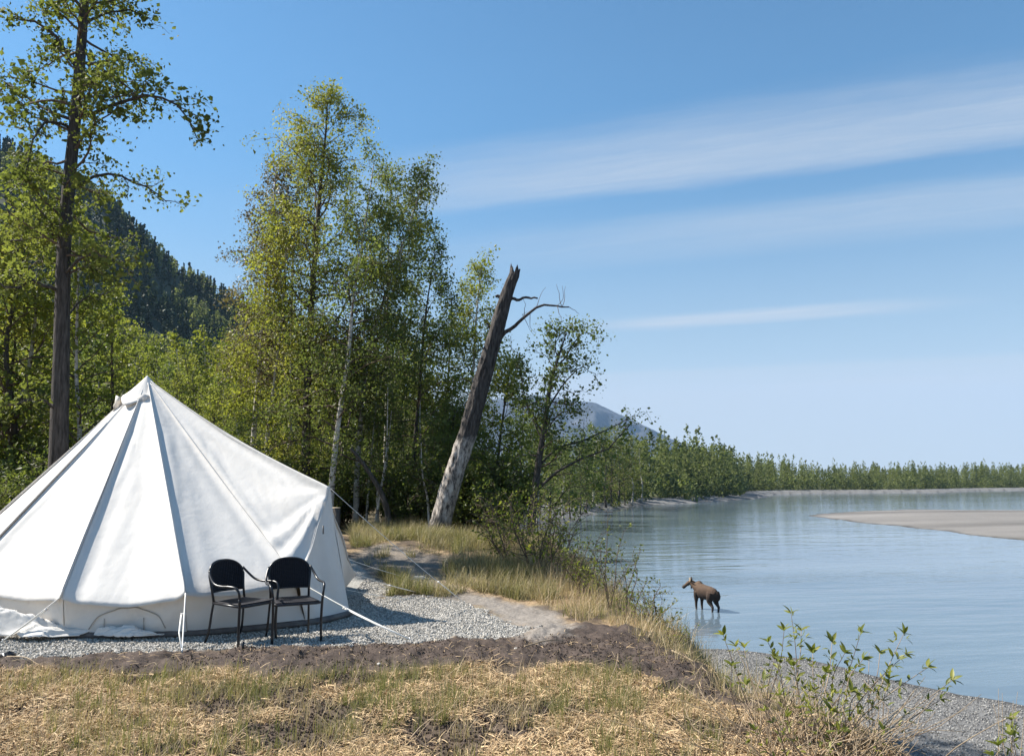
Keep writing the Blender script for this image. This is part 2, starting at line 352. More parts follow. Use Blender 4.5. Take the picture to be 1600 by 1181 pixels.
ang = np.concatenate([np.linspace(-180, -37, 50, endpoint=False), np.linspace(-37, 37, 580, endpoint=False), np.linspace(37, 180, 51)[:-1]])
rad = np.concatenate([[0.05, 0.4, 1.0, 1.7, 2.4], np.exp(np.arange(math.log(2.9), math.log(14), 0.0072)), np.exp(np.arange(math.log(14), math.log(60), 0.014)), np.exp(np.arange(math.log(60), math.log(900), 0.019)), np.exp(np.arange(math.log(900), math.log(9500), 0.05))])
A_, R_ = np.meshgrid(np.radians(ang), rad); X_ = (R_ * np.sin(A_)).ravel(); Y_ = (R_ * np.cos(A_)).ravel()
Z_ = ground_h(X_, Y_)
def ground_colour(x, y, z):
    c_soil = np.array([0.072, 0.055, 0.046]); c_straw = np.array([0.28, 0.20, 0.12]); c_green = np.array([0.10, 0.105, 0.045])
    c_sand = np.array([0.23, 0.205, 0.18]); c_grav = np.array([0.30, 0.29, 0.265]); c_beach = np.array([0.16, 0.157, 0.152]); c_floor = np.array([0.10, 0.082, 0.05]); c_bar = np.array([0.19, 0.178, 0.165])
    def mx(a, b, t): return a * (1 - t[:, None]) + b * t[:, None]
    big = fbm(x * 0.9, y * 0.9, 4, 91); fine = fbm(x * 7, y * 7, 3, 95)
    c = np.broadcast_to(c_straw, (len(x), 3)) * (0.75 + 0.5 * fine)[:, None]
    c = mx(c, c_green, 0.35 * sst(big, 0.5, 0.62)); c = mx(c, c_soil, sst(fbm(x * 2.2, y * 2.2, 4, 99), 0.50, 0.60) * 0.85)
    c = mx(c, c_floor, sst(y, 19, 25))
    soil = sst(sdf(x, y, soil_poly) + (fbm(x * 3, y * 3, 3, 31) - 0.5) * 0.5, -0.15, 0.15); c = mx(c, c_soil * 1.0 * (1 + 0 * x[:, None]) * (0.75 + 0.6 * fine)[:, None], soil)
    c = mx(c, c_sand * (0.8 + 0.35 * fine)[:, None], sst(sdf(x, y, sand_poly) + (fine - 0.5) * 0.3, -0.15, 0.2))
    c = mx(c, c_sand * 0.85 * (0.8 + 0.35 * fine)[:, None], 0.85 * sst(path_sdf(x, y) + (big - 0.5) * 0.8, -0.2, 0.3))
    c = mx(c, c_grav, sst(sdf(x, y, pad_poly) + (fine - 0.5) * 0.25, -0.06, 0.06))
    low = 1 - sst(z, -4.6, -3.9); near_ = 1 - sst(y, 60, 140)
    c = mx(c, c_soil * 0.9, (1 - sst(z, -0.6, -0.15)) * (1 - low) * near_ * 0.8)
    wet = 1 - sst(z, WATER + 0.015, WATER + 0.05)
    c = mx(c, c_beach * (0.75 + 0.5 * fbm(x * 3, y * 3, 4, 97))[:, None], np.maximum(low * near_, (1 - near_) * np.maximum(1 - sst(z, WATER + 0.5, WATER + 1.0), 1 - sst(sdf(x, y, near_poly), 4, 12))))
    bar = sst(sdf(x, y, bar_poly), -3, 3); c = mx(c, c_bar * (0.35 + 1.15 * fbm(x * 0.02, y * 0.10, 5, 98))[:, None], bar)
    c = c * (1 - 0.5 * wet * sst(z, WATER - 0.5, WATER))[:, None]
    farl = (1 - near_) * sst(sdf(x, y, near_poly), 5, 14) ; c = mx(c, np.array([0.07, 0.075, 0.035]), farl)
    return c
def soil_material():
    m, n, L = new_mat('ground'); out = n.new('ShaderNodeOutputMaterial'); p = n.new('ShaderNodeBsdfPrincipled'); p.inputs['Roughness'].default_value = 0.95; p.inputs['Specular IOR Level'].default_value = 0.15
    at = N(n, 'ShaderNodeAttribute', attribute_name='tint'); f = noise_n(n, L, 28, 6, 0.7); g = ramp(n, L, f, [(0.3, (0.55, 0.55, 0.55)), (0.7, (1.4, 1.4, 1.4))])
    mx = n.new('ShaderNodeMix'); mx.data_type = 'RGBA'; mx.blend_type = 'MULTIPLY'; mx.inputs['Factor'].default_value = 1
    L.new(at.outputs['Color'], mx.inputs['A']); L.new(g, mx.inputs['B']); L.new(mx.outputs['Result'], p.inputs['Base Color'])
    b = n.new('ShaderNodeBump'); b.inputs['Strength'].default_value = 0.7; b.inputs['Distance'].default_value = 0.02; L.new(f, b.inputs['Height']); L.new(b.outputs[0], p.inputs['Normal'])
    L.new(p.outputs[0], out.inputs[0]); return m
def grid_faces(nr, na, wrap):
    i = np.arange(nr - 1)[:, None] * na; j = np.arange(na if wrap else na - 1)[None, :]; j2 = (j + 1) % na
    return np.stack([i + j, i + na + j, i + na + j2, i + j2], -1).reshape(-1, 4)
me = mesh_from('ground', np.stack([X_, Y_, Z_], 1), [grid_faces(len(rad), len(ang), True)[:, ::-1]], soil_material(), col=ground_colour(X_, Y_, Z_), smooth=True)
link('ground', me, kind='structure')

# water
def water_material():
    m, n, L = new_mat('river_water'); out = n.new('ShaderNodeOutputMaterial'); p = n.new('ShaderNodeBsdfPrincipled')
    p.inputs['Roughness'].default_value = 0.07; p.inputs['IOR'].default_value = 1.33
    tc = n.new('ShaderNodeTexCoord'); mp = n.new('ShaderNodeMapping'); mp.inputs['Rotation'].default_value = (0, 0, R(-14)); L.new(tc.outputs['Object'], mp.inputs[0]); v = mp.outputs[0]
    big = noise_n(n, L, 0.035, 3, 0.6, v, (0.5, 1.0, 1)); 
    L.new(ramp(n, L, big, [(0.35, (0.08, 0.118, 0.155)), (0.65, (0.14, 0.18, 0.21))]), p.inputs['Base Color'])
    fine = noise_n(n, L, 1.6, 4, 0.6, v, (0.35, 1.2, 1)); mid = noise_n(n, L, 0.28, 3, 0.55, v, (0.4, 1.3, 1)); patch = noise_n(n, L, 0.07, 4, 0.6, v, (0.35, 1.4, 1))
    pm = n.new('ShaderNodeMapRange'); L.new(patch, pm.inputs[0]); pm.inputs[1].default_value = 0.42; pm.inputs[2].default_value = 0.66; pm.inputs[3].default_value = 0.10; pm.inputs[4].default_value = 1.25
    b1 = n.new('ShaderNodeBump'); b1.inputs['Distance'].default_value = 0.5; b1.inputs['Strength'].default_value = 0.20; L.new(mid, b1.inputs['Height'])
    b2 = n.new('ShaderNodeBump'); b2.inputs['Distance'].default_value = 0.07
    ml = n.new('ShaderNodeMath'); ml.operation = 'MULTIPLY'; L.new(pm.outputs[0], ml.inputs[0]); ml.inputs[1].default_value = 0.35; L.new(ml.outputs[0], b2.inputs['Strength'])
    L.new(fine, b2.inputs['Height']); L.new(b1.outputs[0], b2.inputs['Normal']); L.new(b2.outputs[0], p.inputs['Normal'])
    L.new(p.outputs[0], out.inputs[0]); return m
me = mesh_from('river', np.array([(-9000, -9000, WATER), (9000, -9000, WATER), (9000, 9000, WATER), (-9000, 9000, WATER)], float), [np.array([[0, 1, 2, 3]])], water_material())
link('river', me, kind='structure')

def haze():
    b = 9800.0; lo, hi = WATER - 2.2, 1150.0
    v = np.array([(x, y, z) for z in (lo, hi) for y in (-b, b) for x in (-b, b)], float); f = np.array([(0, 2, 3, 1), (4, 5, 7, 6), (0, 1, 5, 4), (2, 6, 7, 3), (0, 4, 6, 2), (1, 3, 7, 5)])
    m, n, L = new_mat('haze_air'); out = n.new('ShaderNodeOutputMaterial'); pv = n.new('ShaderNodeVolumePrincipled'); pv.inputs['Color'].default_value = (0.42, 0.66, 1.0, 1); pv.inputs['Density'].default_value = HAZE; pv.inputs['Anisotropy'].default_value = 0.0
    L.new(pv.outputs[0], out.inputs['Volume']); link('haze', mesh_from('haze', v, [f], m), kind='stuff', label='thin blue haze of the clear air over river and hills')
HAZE = 4.8e-5
haze()
# ------------------------------------------------------------------ hill and mountain
def hill_h(x, y):
    # ridge line read off against the sky, at Y = 800
    rp = np.array([pt(px, py, 800) for px, py in [(-900, 60), (-400, 150), (-150, 215), (0, 262), (70, 290), (160, 330), (215, 385), (265, 428), (330, 470), (372, 500), (420, 525), (520, 575), (640, 640), (740, 700), (860, 760), (1000, 765)]])
    ridge = np.interp(x / np.maximum(y, 300) * 800, rp[:, 0], rp[:, 2]) 
    t = sst(y, 330, 800); t = t ** 0.8
    h = -9.0 + np.maximum(ridge + 9.0, 0) * t
    return h + (fbm(x * 0.012, y * 0.012, 4, 201) - 0.5) * 30 * sst(ridge, 5, 60) * t
hx = np.linspace(-1500, 160, 110); hy = np.linspace(330, 1500, 80); HX, HY = np.meshgrid(hx, hy)
hill_floor = simple_mat('hill_floor', (0.03, 0.04, 0.018), (0.07, 0.08, 0.035), 0.95, 0.05)
me = mesh_from('hill', np.stack([HX.ravel(), HY.ravel(), hill_h(HX.ravel(), HY.ravel())], 1), [grid_faces(80, 110, False)[:, ::-1]], hill_floor, smooth=True)
link('hill', me, kind='structure')
def mountain():
    x = np.linspace(-1500, 2300, 240); y = np.linspace(5600, 9000, 110); XX, YY = np.meshgrid(x, y)
    rp = np.array([pt(px, py, 7000) for px, py in [(300, 700), (560, 640), (700, 628), (800, 620), (835, 616), (900, 624), (930, 628), (965, 645), (1000, 660), (1030, 675), (1060, 692), (1110, 715), (1160, 738), (1200, 752)]])
    rg = np.interp(XX, rp[:, 0], rp[:, 2]); k = 1 - np.abs(YY - 7000) / 1400
    z = np.maximum(rg, 0) * np.clip(k, 0, 1) ** 0.8
    rd = 1 - np.abs(fbm(XX * 0.0025, YY * 0.0018, 5, 301) - 0.5) * 2
    z = z + (rd - 0.8) * 220 * np.clip(k * 2, 0, 1) * sst(rg, 10, 250) * sst(np.abs(YY - 7000), 0, 350) + (fbm(XX * 0.008, YY * 0.008, 3, 302) - 0.5) * 26 * sst(rg, 10, 250) - 8
    m, n, L = new_mat('mountain_rock'); out = n.new('ShaderNodeOutputMaterial'); p = n.new('ShaderNodeBsdfPrincipled'); p.inputs['Roughness'].default_value = 0.95
    f = noise_n(n, L, 0.004, 7, 0.7); L.new(ramp(n, L, f, [(0.42, (0.018, 0.022, 0.024)), (0.60, (0.04, 0.042, 0.05)), (0.74, (0.11, 0.115, 0.13))]), p.inputs['Base Color']); L.new(p.outputs[0], out.inputs[0])
    link('mountain', mesh_from('mountain', np.stack([XX.ravel(), YY.ravel(), z.ravel()], 1), [grid_faces(110, 240, False)[:, ::-1]], m, smooth=True), kind='structure')
mountain()

# ------------------------------------------------------------------ distant woods (masses)
def puff_template(rs, n, h, w, size, base=0.12, conic=False):
    t = rs.rand(n) ** (0.85 if conic else 0.8)
    if conic: rad_ = w * (1 - t) * (0.35 + 0.65 * rs.rand(n)); z = base * h + t * h * (1 - base)
    else: rad_ = w * np.sin(np.clip((t * 0.93 + 0.07), 0, 1) ** 0.8 * math.pi) ** 0.7 * np.sqrt(rs.rand(n)); z = base * h + t * h * (1 - base)
    a = rs.rand(n) * 6.283; C = np.stack([rad_ * np.cos(a), rad_ * np.sin(a), z], 1)
    if not conic:
        k = rs.randint(3, 6); cx = rs.normal(size=(k, 3)) * [w * 0.35, w * 0.35, h * 0.22]; C = C + cx[rs.randint(0, k, n)] * 0.5
    g = Geo(); leaves(g, C, size, rs, 0.8, var=0.25, shade=np.clip(0.5 + rs.normal(size=n) * 0.25, 0, 1))
    if not conic: tube(g, [(0, 0, 0), (0, 0, h * 0.8)], [h * 0.012, h * 0.004], 4, False, 0.9)
    return g.arrays()
def merge_stuff(name, tmpls, XY, Z, scale, rot, mat, label, which, shades=None):
    V, Fq, S = [], [], []; n = 0
    for i in range(len(XY)):
        v, fl, a = tmpls[which[i]]; c, s = math.cos(rot[i]), math.sin(rot[i]); sc = scale[i]
        w = np.empty_like(v); w[:, 0] = (v[:, 0] * c - v[:, 1] * s) * sc + XY[i][0]; w[:, 1] = (v[:, 0] * s + v[:, 1] * c) * sc + XY[i][1]; w[:, 2] = v[:, 2] * sc + Z[i]
        V.append(w); S.append(np.clip(a + (0 if shades is None else shades[i]), 0, 1)); Fq += [f + n for f in fl]; n += len(v)
    q = [np.concatenate([f for f in Fq if f.shape[1] == 4])]
    o = link(name, mesh_from(name, np.concatenate(V), q, mat, np.concatenate(S)), kind='stuff', label=label)
    return o
rs = np.random.RandomState(5)
TP = [puff_template(rs, 300, 22, 3.3, 1.0, 0.06) for _ in range(5)] + [puff_template(rs, 180, 9, 4.6, 1.1, 0.0) for _ in range(3)]
# woods along the far shores: rows of trees set back from the water line
n = 60000; Y = 190 * (1000 / 190.0) ** rs.rand(n); X = Y * (0.02 + 0.75 * rs.rand(n)); dd = sdf(X, Y, near_poly)
keep = (dd > np.where(X / Y < 0.285, -3.0, 6.0)) & (dd < 18 + 46 * sst(Y, 260, 520)) & (rs.rand(n) < (0.25 + 0.75 * sst(Y, 250, 600)) * 0.6); X, Y, dd = X[keep], Y[keep], dd[keep]
cells = {}
for i in range(len(X)):
    k_ = (round(X[i] / 5.2), round(Y[i] / 7.5))
    if k_ not in cells: cells[k_] = i
idx = np.array(list(cells.values())); X, Y, dd = X[idx], Y[idx], dd[idx]
lowb = (dd < np.where(X / Y < 0.285, 7.0, 15.0)) | (rs.rand(len(X)) < 0.06); which = np.where(lowb, rs.randint(5, 8, len(X)), rs.randint(0, 5, len(X)))
hgt = np.interp(X / Y, [0.10, 0.19, 0.27, 0.30, 0.36, 0.50, 0.58, 0.62, 0.8], [0.84, 0.86, 0.88, 0.80, 0.64, 0.68, 0.70, 0.64, 0.64])
sc_ = np.where(lowb, 0.45 + 0.6 * rs.rand(len(X)), hgt * (0.62 + 0.42 * rs.rand(len(X)) ** 0.8) * (0.78 + 0.5 * fbm(X * 0.03, Y * 0.012, 3, 411)))
sh_ = rs.normal(size=len(X)) * 0.2 - 0.25 * lowb + 1.2 * (fbm(X * 0.02, Y * 0.01, 3, 412) - 0.5) + 0.12
Zg = ground_h(X, Y, False) - 0.3; ok = Zg > WATER + 0.2
print('far trees', ok.sum())
merge_stuff('far_shore_woods', TP, np.stack([X, Y], 1)[ok], Zg[ok], sc_[ok], rs.rand(ok.sum()) * 6.28, M['far_leaf'], 'long belt of pale green cottonwoods lining the far shore of the river', which[ok], sh_[ok])
# hill trees
def hill_scatter():
    n = 2500; y = 420 + rs.rand(n) * 410; x = (-0.80 + 0.62 * rs.rand(n)) * y ; z = hill_h(x, y) - 0.5
    mixn = fbm(x * 0.02, y * 0.02, 3, 401) + 0.0008 * (y - 500)
    con = mixn > 0.60 + rs.normal(size=n) * 0.05
    T = [puff_template(rs, 90, 15, 2.3, 1.6, 0.0, True) for _ in range(4)]
    D = [puff_template(rs, 100, 13, 3.6, 1.7, 0.0) for _ in range(4)]
    P = np.stack([x, y], 1)
    i = np.where(con)[0]; merge_stuff('hill_spruces', T, P[i], z[i], 0.75 + 0.6 * rs.rand(len(i)), rs.rand(len(i)) * 6, M['spruce'], 'dark spruces covering the steep hillside at the left', rs.randint(0, 4, len(i)))
    i = np.where(~con)[0]; merge_stuff('hill_birches', D, P[i], z[i], 0.75 + 0.5 * rs.rand(len(i)), rs.rand(len(i)) * 6, M['far_leaf'], 'rounded mid green birches mixed among spruces on the hillside', rs.randint(0, 4, len(i)), rs.normal(size=len(i)) * 0.2)
    # spruces standing out along the ridge, each its own thing
    tm = [mesh_from('ridge_spruce', *puff_template(rs, 150, 15, 2.4, 1.4, 0.0, True)[:2], M['spruce'], np.full(600, 0.3)) for _ in range(3)]
    rid = [(2, 262, 1.0), (12, 266, 0.8), (38, 280, 0.9), (197, 372, 1.2), (206, 380, 0.9), (224, 398, 1.1), (245, 414, 0.9), (272, 434, 0.7), (318, 462, 0.8), (360, 490, 1.1), (352, 486, 0.8)]
    for k, (px, py, s_) in enumerate(rid):
        p = pt(px, py, 790)
        o = link('spruce_tree', tm[k % 3], None, (p[0], 790, float(hill_h(np.array([p[0]]), np.array([790.0]))[0]) - 1), None, nth(sorted(r[0] for r in rid).index(px)) + ' from the left of the dark spruces standing out on the ridge', 'tree', 'spruces along the hill ridge')
        o.scale = (s_, s_, s_ * 1.15)
hill_scatter()

# ------------------------------------------------------------------ trees
def grow(seed, path, r0, r1, base, nprim, length, elev, droop, nsec, lpp, spread, lsize, side=8, twist=0.0, limbs=None, bend=0.25, secl=0.42, up=0.0, top=1.0, hang=0.0, twigs=2, bark_jit=0.0):
    rs = np.random.RandomState(seed); P = spline(path, 26); n = len(P)
    tr = Geo(); br = Geo(); LC = []; prim = []
    rr = r0 + (r1 - r0) * np.linspace(0, 1, n) ** 0.9; rr[0] *= 1.25
    jit = None
    if bark_jit:
        th = np.linspace(0, 2 * math.pi, side, endpoint=False)
        jit = 1 + bark_jit * (fbm(np.cos(th)[None, :] * 3 + 5 + 0 * rr[:, None], np.sin(th)[None, :] * 3 + np.linspace(0, 8, n)[:, None], 3, seed) - 0.5) * 2
    tube(tr, P, rr, side, True, 0.5, jit)
    cum = np.linspace(0, 1, n)
    def at(t):
        return np.array([np.interp(t, cum, P[:, k]) for k in range(3)]), np.interp(t, cum, rr)
    def branch(g, p, d, L, r, npt, dr, nz):
        pts_ = [p]; d = d / np.linalg.norm(d)
        for k in range(npt - 1):
            d = d + rs.normal(size=3) * nz + np.array([0, 0, -dr / npt]); d /= np.linalg.norm(d); pts_.append(pts_[-1] + d * L / (npt - 1))
        Q = np.array(pts_); tube(g, Q, np.linspace(r, max(r * 0.25, 0.003), npt), 4 if r < 0.03 else 5, False); return Q
    jobs = []
    for i in range(nprim):
        t = base + (top - base) * ((i + 0.2 + 0.6 * rs.rand()) / nprim); p, r = at(min(t, 0.995)); a = i * 2.399 + rs.rand() * 0.9 + twist
        L_ = length((t - base) / (1 - base)) * (0.7 + 0.5 * rs.rand()); e = elev((t - base) / (1 - base)) + rs.normal() * 0.12
        jobs.append((p, np.array([math.cos(a) * math.cos(e), math.sin(a) * math.cos(e), math.sin(e)]), L_, max(min(r * 0.45, 0.02 * L_ + 0.006), 0.006), None))
    for lb in (limbs or []):
        Q = spline(lb[0], 9); jobs.append((Q[0], Q[1] - Q[0], np.linalg.norm(np.diff(Q, axis=0), axis=1).sum(), lb[1], Q))
    limb_geos = []
    for (p, d, L_, r, Q) in jobs:
        isl = Q is not None
        if Q is None: Q = branch(br, p, d, L_, r, 7, droop, bend)
        else:
            lg = Geo(); Q = Q + rs.normal(size=Q.shape) * 0.02; tube(lg, Q, np.linspace(r, r * 0.25, len(Q)), 7, False); limb_geos.append(lg)
        m = len(Q); dirs = np.gradient(Q, axis=0)
        k = max(2, int(nsec * (0.4 + L_ / 2.0)))
        for j in range(k):
            s = 0.18 + 0.82 * (j + rs.rand()) / k; x = s * (m - 1); a_ = int(min(x, m - 2)); u = x - a_; q = Q[a_] * (1 - u) + Q[a_ + 1] * u
            dd = dirs[a_] / np.linalg.norm(dirs[a_]) + rs.normal(size=3) * 0.6 + np.array([0, 0, up]); l2 = secl * L_ * (1.15 - 0.6 * s) * (0.6 + 0.7 * rs.rand()) * (0.62 if isl else 1.0) + 0.12
            Q2 = branch(br, q, dd, l2, max(r * 0.3, 0.004), 5, droop * 1.2, bend * 1.1)
            for z_ in range(twigs):
                s2 = rs.randint(1, 5); l3 = l2 * 0.4 + 0.12; d3 = (Q2[s2] - Q2[s2 - 1]); d3 = d3 / np.linalg.norm(d3) + rs.normal(size=3) * 0.7 + np.array([0, 0, up * 0.5 - hang])
                Q3 = branch(br, Q2[s2], d3, l3, 0.004, 4, droop * 1.3 + hang, bend)
                LC.append(np.repeat(Q3[1:], lpp, 0))
            LC.append(np.repeat(Q2[1:], lpp, 0))
    C = np.concatenate(LC); C = C + rs.normal(size=C.shape) * spread
    lf = Geo(); patch = fbm(C[:, 0] * 0.9, C[:, 2] * 0.9, 2, seed, C[:, 1] * 0.9)
    leaves(lf, C, lsize, rs, 0.75, shade=np.clip(0.5 + (patch - 0.5) * 1.8, 0, 1))
    return tr, br, lf, limb_geos, len(C)
def assemble(name, label, geos, bark, leafm, loc=(0, 0, 0), group=None, crown_name='crown'):
    tr, br, lf, limbs, n = geos
    t = thing(name, label, 'tree' if 'shrub' not in name and 'bush' not in name else 'shrub', loc, 0, group)
    link('trunk', gmesh('trunk', tr, bark), t)
    link('branches', gmesh('branches', br, M['twig'] if bark is not M['birch_bark'] else M['twig']), t, kind='stuff')
    link(crown_name, gmesh(crown_name, lf, leafm, False), t, kind='stuff')
    for lg in limbs: link('limb', gmesh('limb', lg, bark), t)
    return t
def wpath(pxs, Y, dy=0.0):
    """pixel path of a trunk at distance Y -> base point and path relative to it"""
    W = [pt(x, y, Y + dy * i) for i, (x, y) in enumerate(pxs)]
    b = W[0].copy(); b[2] = gz(b[0], b[1]) - 0.08
    return tuple(b), [np.zeros(3)] + [w - b for w in W[1:]]

# --- the big balsam poplar at the left
def big_poplar():
    Y = 16.5; pxs = [(90, 800), (91, 740), (96, 560), (98, 440), (104, 320), (118, 180), (128, 60), (136, -60), (142, -200), (146, -330)]
    b, path = wpath(pxs, Y); ba = np.array(b)
    def P(x, y, d=0.0): return pt(x, y, Y + d) - ba
    limbs = [([P(112, 190), P(170, 165, -.2), P(230, 150, -.5), P(275, 165, -.6), P(308, 215, -.7)], 0.045), ([P(104, 300), P(160, 270, .2), P(215, 285, .4), P(262, 315, .5)], 0.04),
             ([P(114, 190), P(80, 175), P(40, 150, .4), P(8, 130, .6), P(-8, 170, .7)], 0.04), ([P(122, 110), P(90, 60, -.3), P(50, 35, -.5), P(20, 30, -.5)], 0.045),
             ([P(130, 40), P(165, 20, .3), P(205, 15, .5), P(235, 30, .6)], 0.035), ([P(112, 200), P(75, 190, -.5), P(50, 225, -1.0), P(40, 270, -1.2)], 0.035),
             ([P(102, 360), P(60, 370, .5), P(10, 380, 1), P(-40, 400, 1.3)], 0.045), ([P(97, 460), P(55, 440, -.5), P(20, 450, -.9), P(-20, 430, -1.0)], 0.045),
             ([P(100, 430), P(130, 400, -.6), P(175, 405, -1.1), P(215, 430, -1.3)], 0.035), ([P(116, 170), P(150, 110, .7), P(190, 90, 1.2), P(225, 100, 1.4)], 0.035),
             ([P(118, 160), P(140, 130, -.9), P(160, 120, -1.5)], 0.03), ([P(100, 400), P(80, 350, -.6), P(50, 310, -1.0)], 0.03), ([P(96, 500), P(130, 470, .5), P(180, 455, 1)], 0.03),
             ([P(94, 640), P(60, 625, -.5), P(20, 632, -.8), P(-20, 640, -1)], 0.03)]
    g = grow(11, path, 0.205, 0.05, 0.34, 60, lambda s: 1.45 * (0.55 + 0.45 * math.sin(math.pi * min(1, s * 0.9 + 0.15))), lambda s: 0.15 + 0.4 * s, 0.1, 5.0, 4, 0.10, 0.082, side=18, limbs=limbs, secl=0.34, up=0.12, twigs=2, bark_jit=0.16)
    t = assemble('balsam_poplar', 'tall dark-trunked poplar with sparse branches rising out of the picture left of the tent', g, M['poplar_bark'], M['poplar_leaf'], b)
    return g[4]
NL = big_poplar()
# --- birches behind the tent
BL = lambda k: (lambda s: k * (0.25 + 0.85 * math.sin(math.pi * min(1, 0.12 + s * 0.86)) ** 0.8) * (1 - 0.35 * s))
def birch(label, pxs, Y, width, seed, leafm, bark='birch_bark', r=0.10, base=0.2, nprim=46, lpp=7, ls=0.060, hang=0.5, top_tan=False, spread=0.13, nsec=4.0, elev=None, name='birch_tree', group=None, droop=0.5):
    b, path = wpath(pxs, Y)
    g = grow(seed, path, r, 0.012, base, nprim, BL(width), elev or (lambda s: 0.45 + 0.55 * s), droop, nsec, lpp, spread, ls, hang=hang, secl=0.38)
    return assemble(name, label, g, M[bark], leafm, b, group)
birch('tallest birch with a dark trunk, topping the clump right behind the tent', [(476, 790), (478, 700), (482, 560), (490, 430), (500, 300), (508, 220), (512, 158)], 22, 2.1, 21, M['birch_leaf'], 'dark_bark', 0.15, 0.12, 72, 8, droop=0.5)
birch('left birch of the clump behind the tent with a forked pale trunk and brownish top', [(392, 790), (396, 690), (404, 580), (414, 470), (424, 360), (432, 262)], 23, 1.35, 22, M['catkin'], 'birch_bark', 0.10, 0.35, 46, 8)
birch('yellow-green birch filling the lower left side of the clump behind the tent', [(410, 790), (416, 700), (428, 600), (440, 500), (446, 400), (452, 330)], 22.4, 1.7, 23, M['young_leaf'], 'birch_bark', 0.07, 0.12, 52, 8)
birch('birch with a white flecked trunk rising from behind the tent door peak', [(514, 800), (520, 740), (530, 650), (544, 560), (552, 470), (566, 380), (585, 250)], 20.5, 1.9, 24, M['birch_leaf_dark'], 'birch_bark', 0.095, 0.22, 56, 8)
birch('birch with a slanting white trunk and drooping twigs at the right of the tall clump', [(556, 800), (560, 700), (575, 560), (606, 450), (640, 350), (664, 274)], 22, 1.75, 25, M['birch_leaf_dark'], 'birch_bark', 0.09, 0.2, 56, 8)
birch('bushy birch between the slanting birch and the snag, with rounded dark crown', [(640, 810), (648, 700), (656, 600), (664, 500), (680, 390)], 23, 1.6, 26, M['birch_leaf_dark'], 'dark_bark', 0.08, 0.12, 50, 8)
birch('thin pale green birch whose top stands just left of the snag tip', [(720, 815), (728, 700), (738, 600), (744, 500), (752, 412)], 24, 1.35, 27, M['birch_leaf'], 'birch_bark', 0.07, 0.1, 46, 8)
birch('low crowned birch with yellow leaves right of the snag trunk', [(770, 830), (776, 740), (786, 650), (800, 560)], 21, 1.15, 28, M['birch_leaf'], 'dark_bark', 0.06, 0.12, 36, 8)
birch('slim birch with an open feathery top behind the left side of the tall clump', [(450, 790), (455, 600), (458, 400), (470, 230)], 25, 1.4, 29, M['birch_leaf_dark'], 'birch_bark', 0.08, 0.3, 44, 5)
birch('slim birch hidden in the right half of the tall clump, its top at its shoulder', [(600, 790), (605, 600), (606, 430), (612, 262)], 26, 1.5, 30, M['birch_leaf_dark'], 'birch_bark', 0.08, 0.25, 44, 8)
birch('dark bushy tree filling the gap left of the snag at mid height', [(690, 810), (694, 700), (700, 600), (706, 470)], 25, 1.5, 31, M['birch_leaf_dark'], 'dark_bark', 0.08, 0.1, 46, 8)
birch('short dense tree behind the foot of the snag', [(700, 820), (704, 740), (710, 640)], 21.5, 1.3, 32, M['birch_leaf_dark'], 'dark_bark', 0.05, 0.05, 36, 8)

# --- airy tree leaning over the river
def river_tree():
    Y = 19.0; pxs = [(826, 872), (832, 800), (842, 720), (852, 660), (860, 600), (872, 560), (885, 520)]
    W = [pt(x, y, Y) for x, y in pxs]; b = W[0].copy(); b[2] -= 0.35; ba = b
    path = [np.zeros(3)] + [w - b for w in W[1:]]
    def P(x, y, d=0.0): return pt(x, y, Y + d) - ba
    limbs = [([P(838, 770), P(870, 735, -.3), P(910, 715, -.5), P(950, 700, -.5), P(985, 665, -.5)], 0.04), ([P(842, 730), P(872, 700, .2), P(905, 690, .4), P(945, 672, .5), P(992, 648, .6)], 0.032),
             ([P(856, 640), P(880, 600), P(905, 575, .2), P(932, 585, .3)], 0.025), ([P(866, 580), P(890, 550, .2), P(915, 520, .3), P(930, 530, .3)], 0.022),
             ([P(848, 690), P(830, 650, .3), P(815, 600, .5), P(812, 580, .5)], 0.022), ([P(846, 700), P(870, 650, -.4), P(900, 640, -.6)], 0.022), ([P(836, 790), P(865, 790, -.2), P(890, 760, -.5), P(930, 765, -.6)], 0.022), ([P(870, 565), P(868, 535), P(890, 508, -.1)], 0.018)]
    g = grow(41, path, 0.115, 0.012, 0.30, 22, lambda s: 0.95 - 0.45 * s, lambda s: 0.4 + 0.4 * s, 0.1, 4.8, 5, 0.10, 0.058, limbs=limbs, secl=0.36, up=0.15, twigs=2)
    assemble('alder_tree', 'open-crowned tree with dark forked trunk leaning over the river right of the snag', g, M['dark_bark'], M['birch_leaf_dark'], tuple(b))
river_tree()

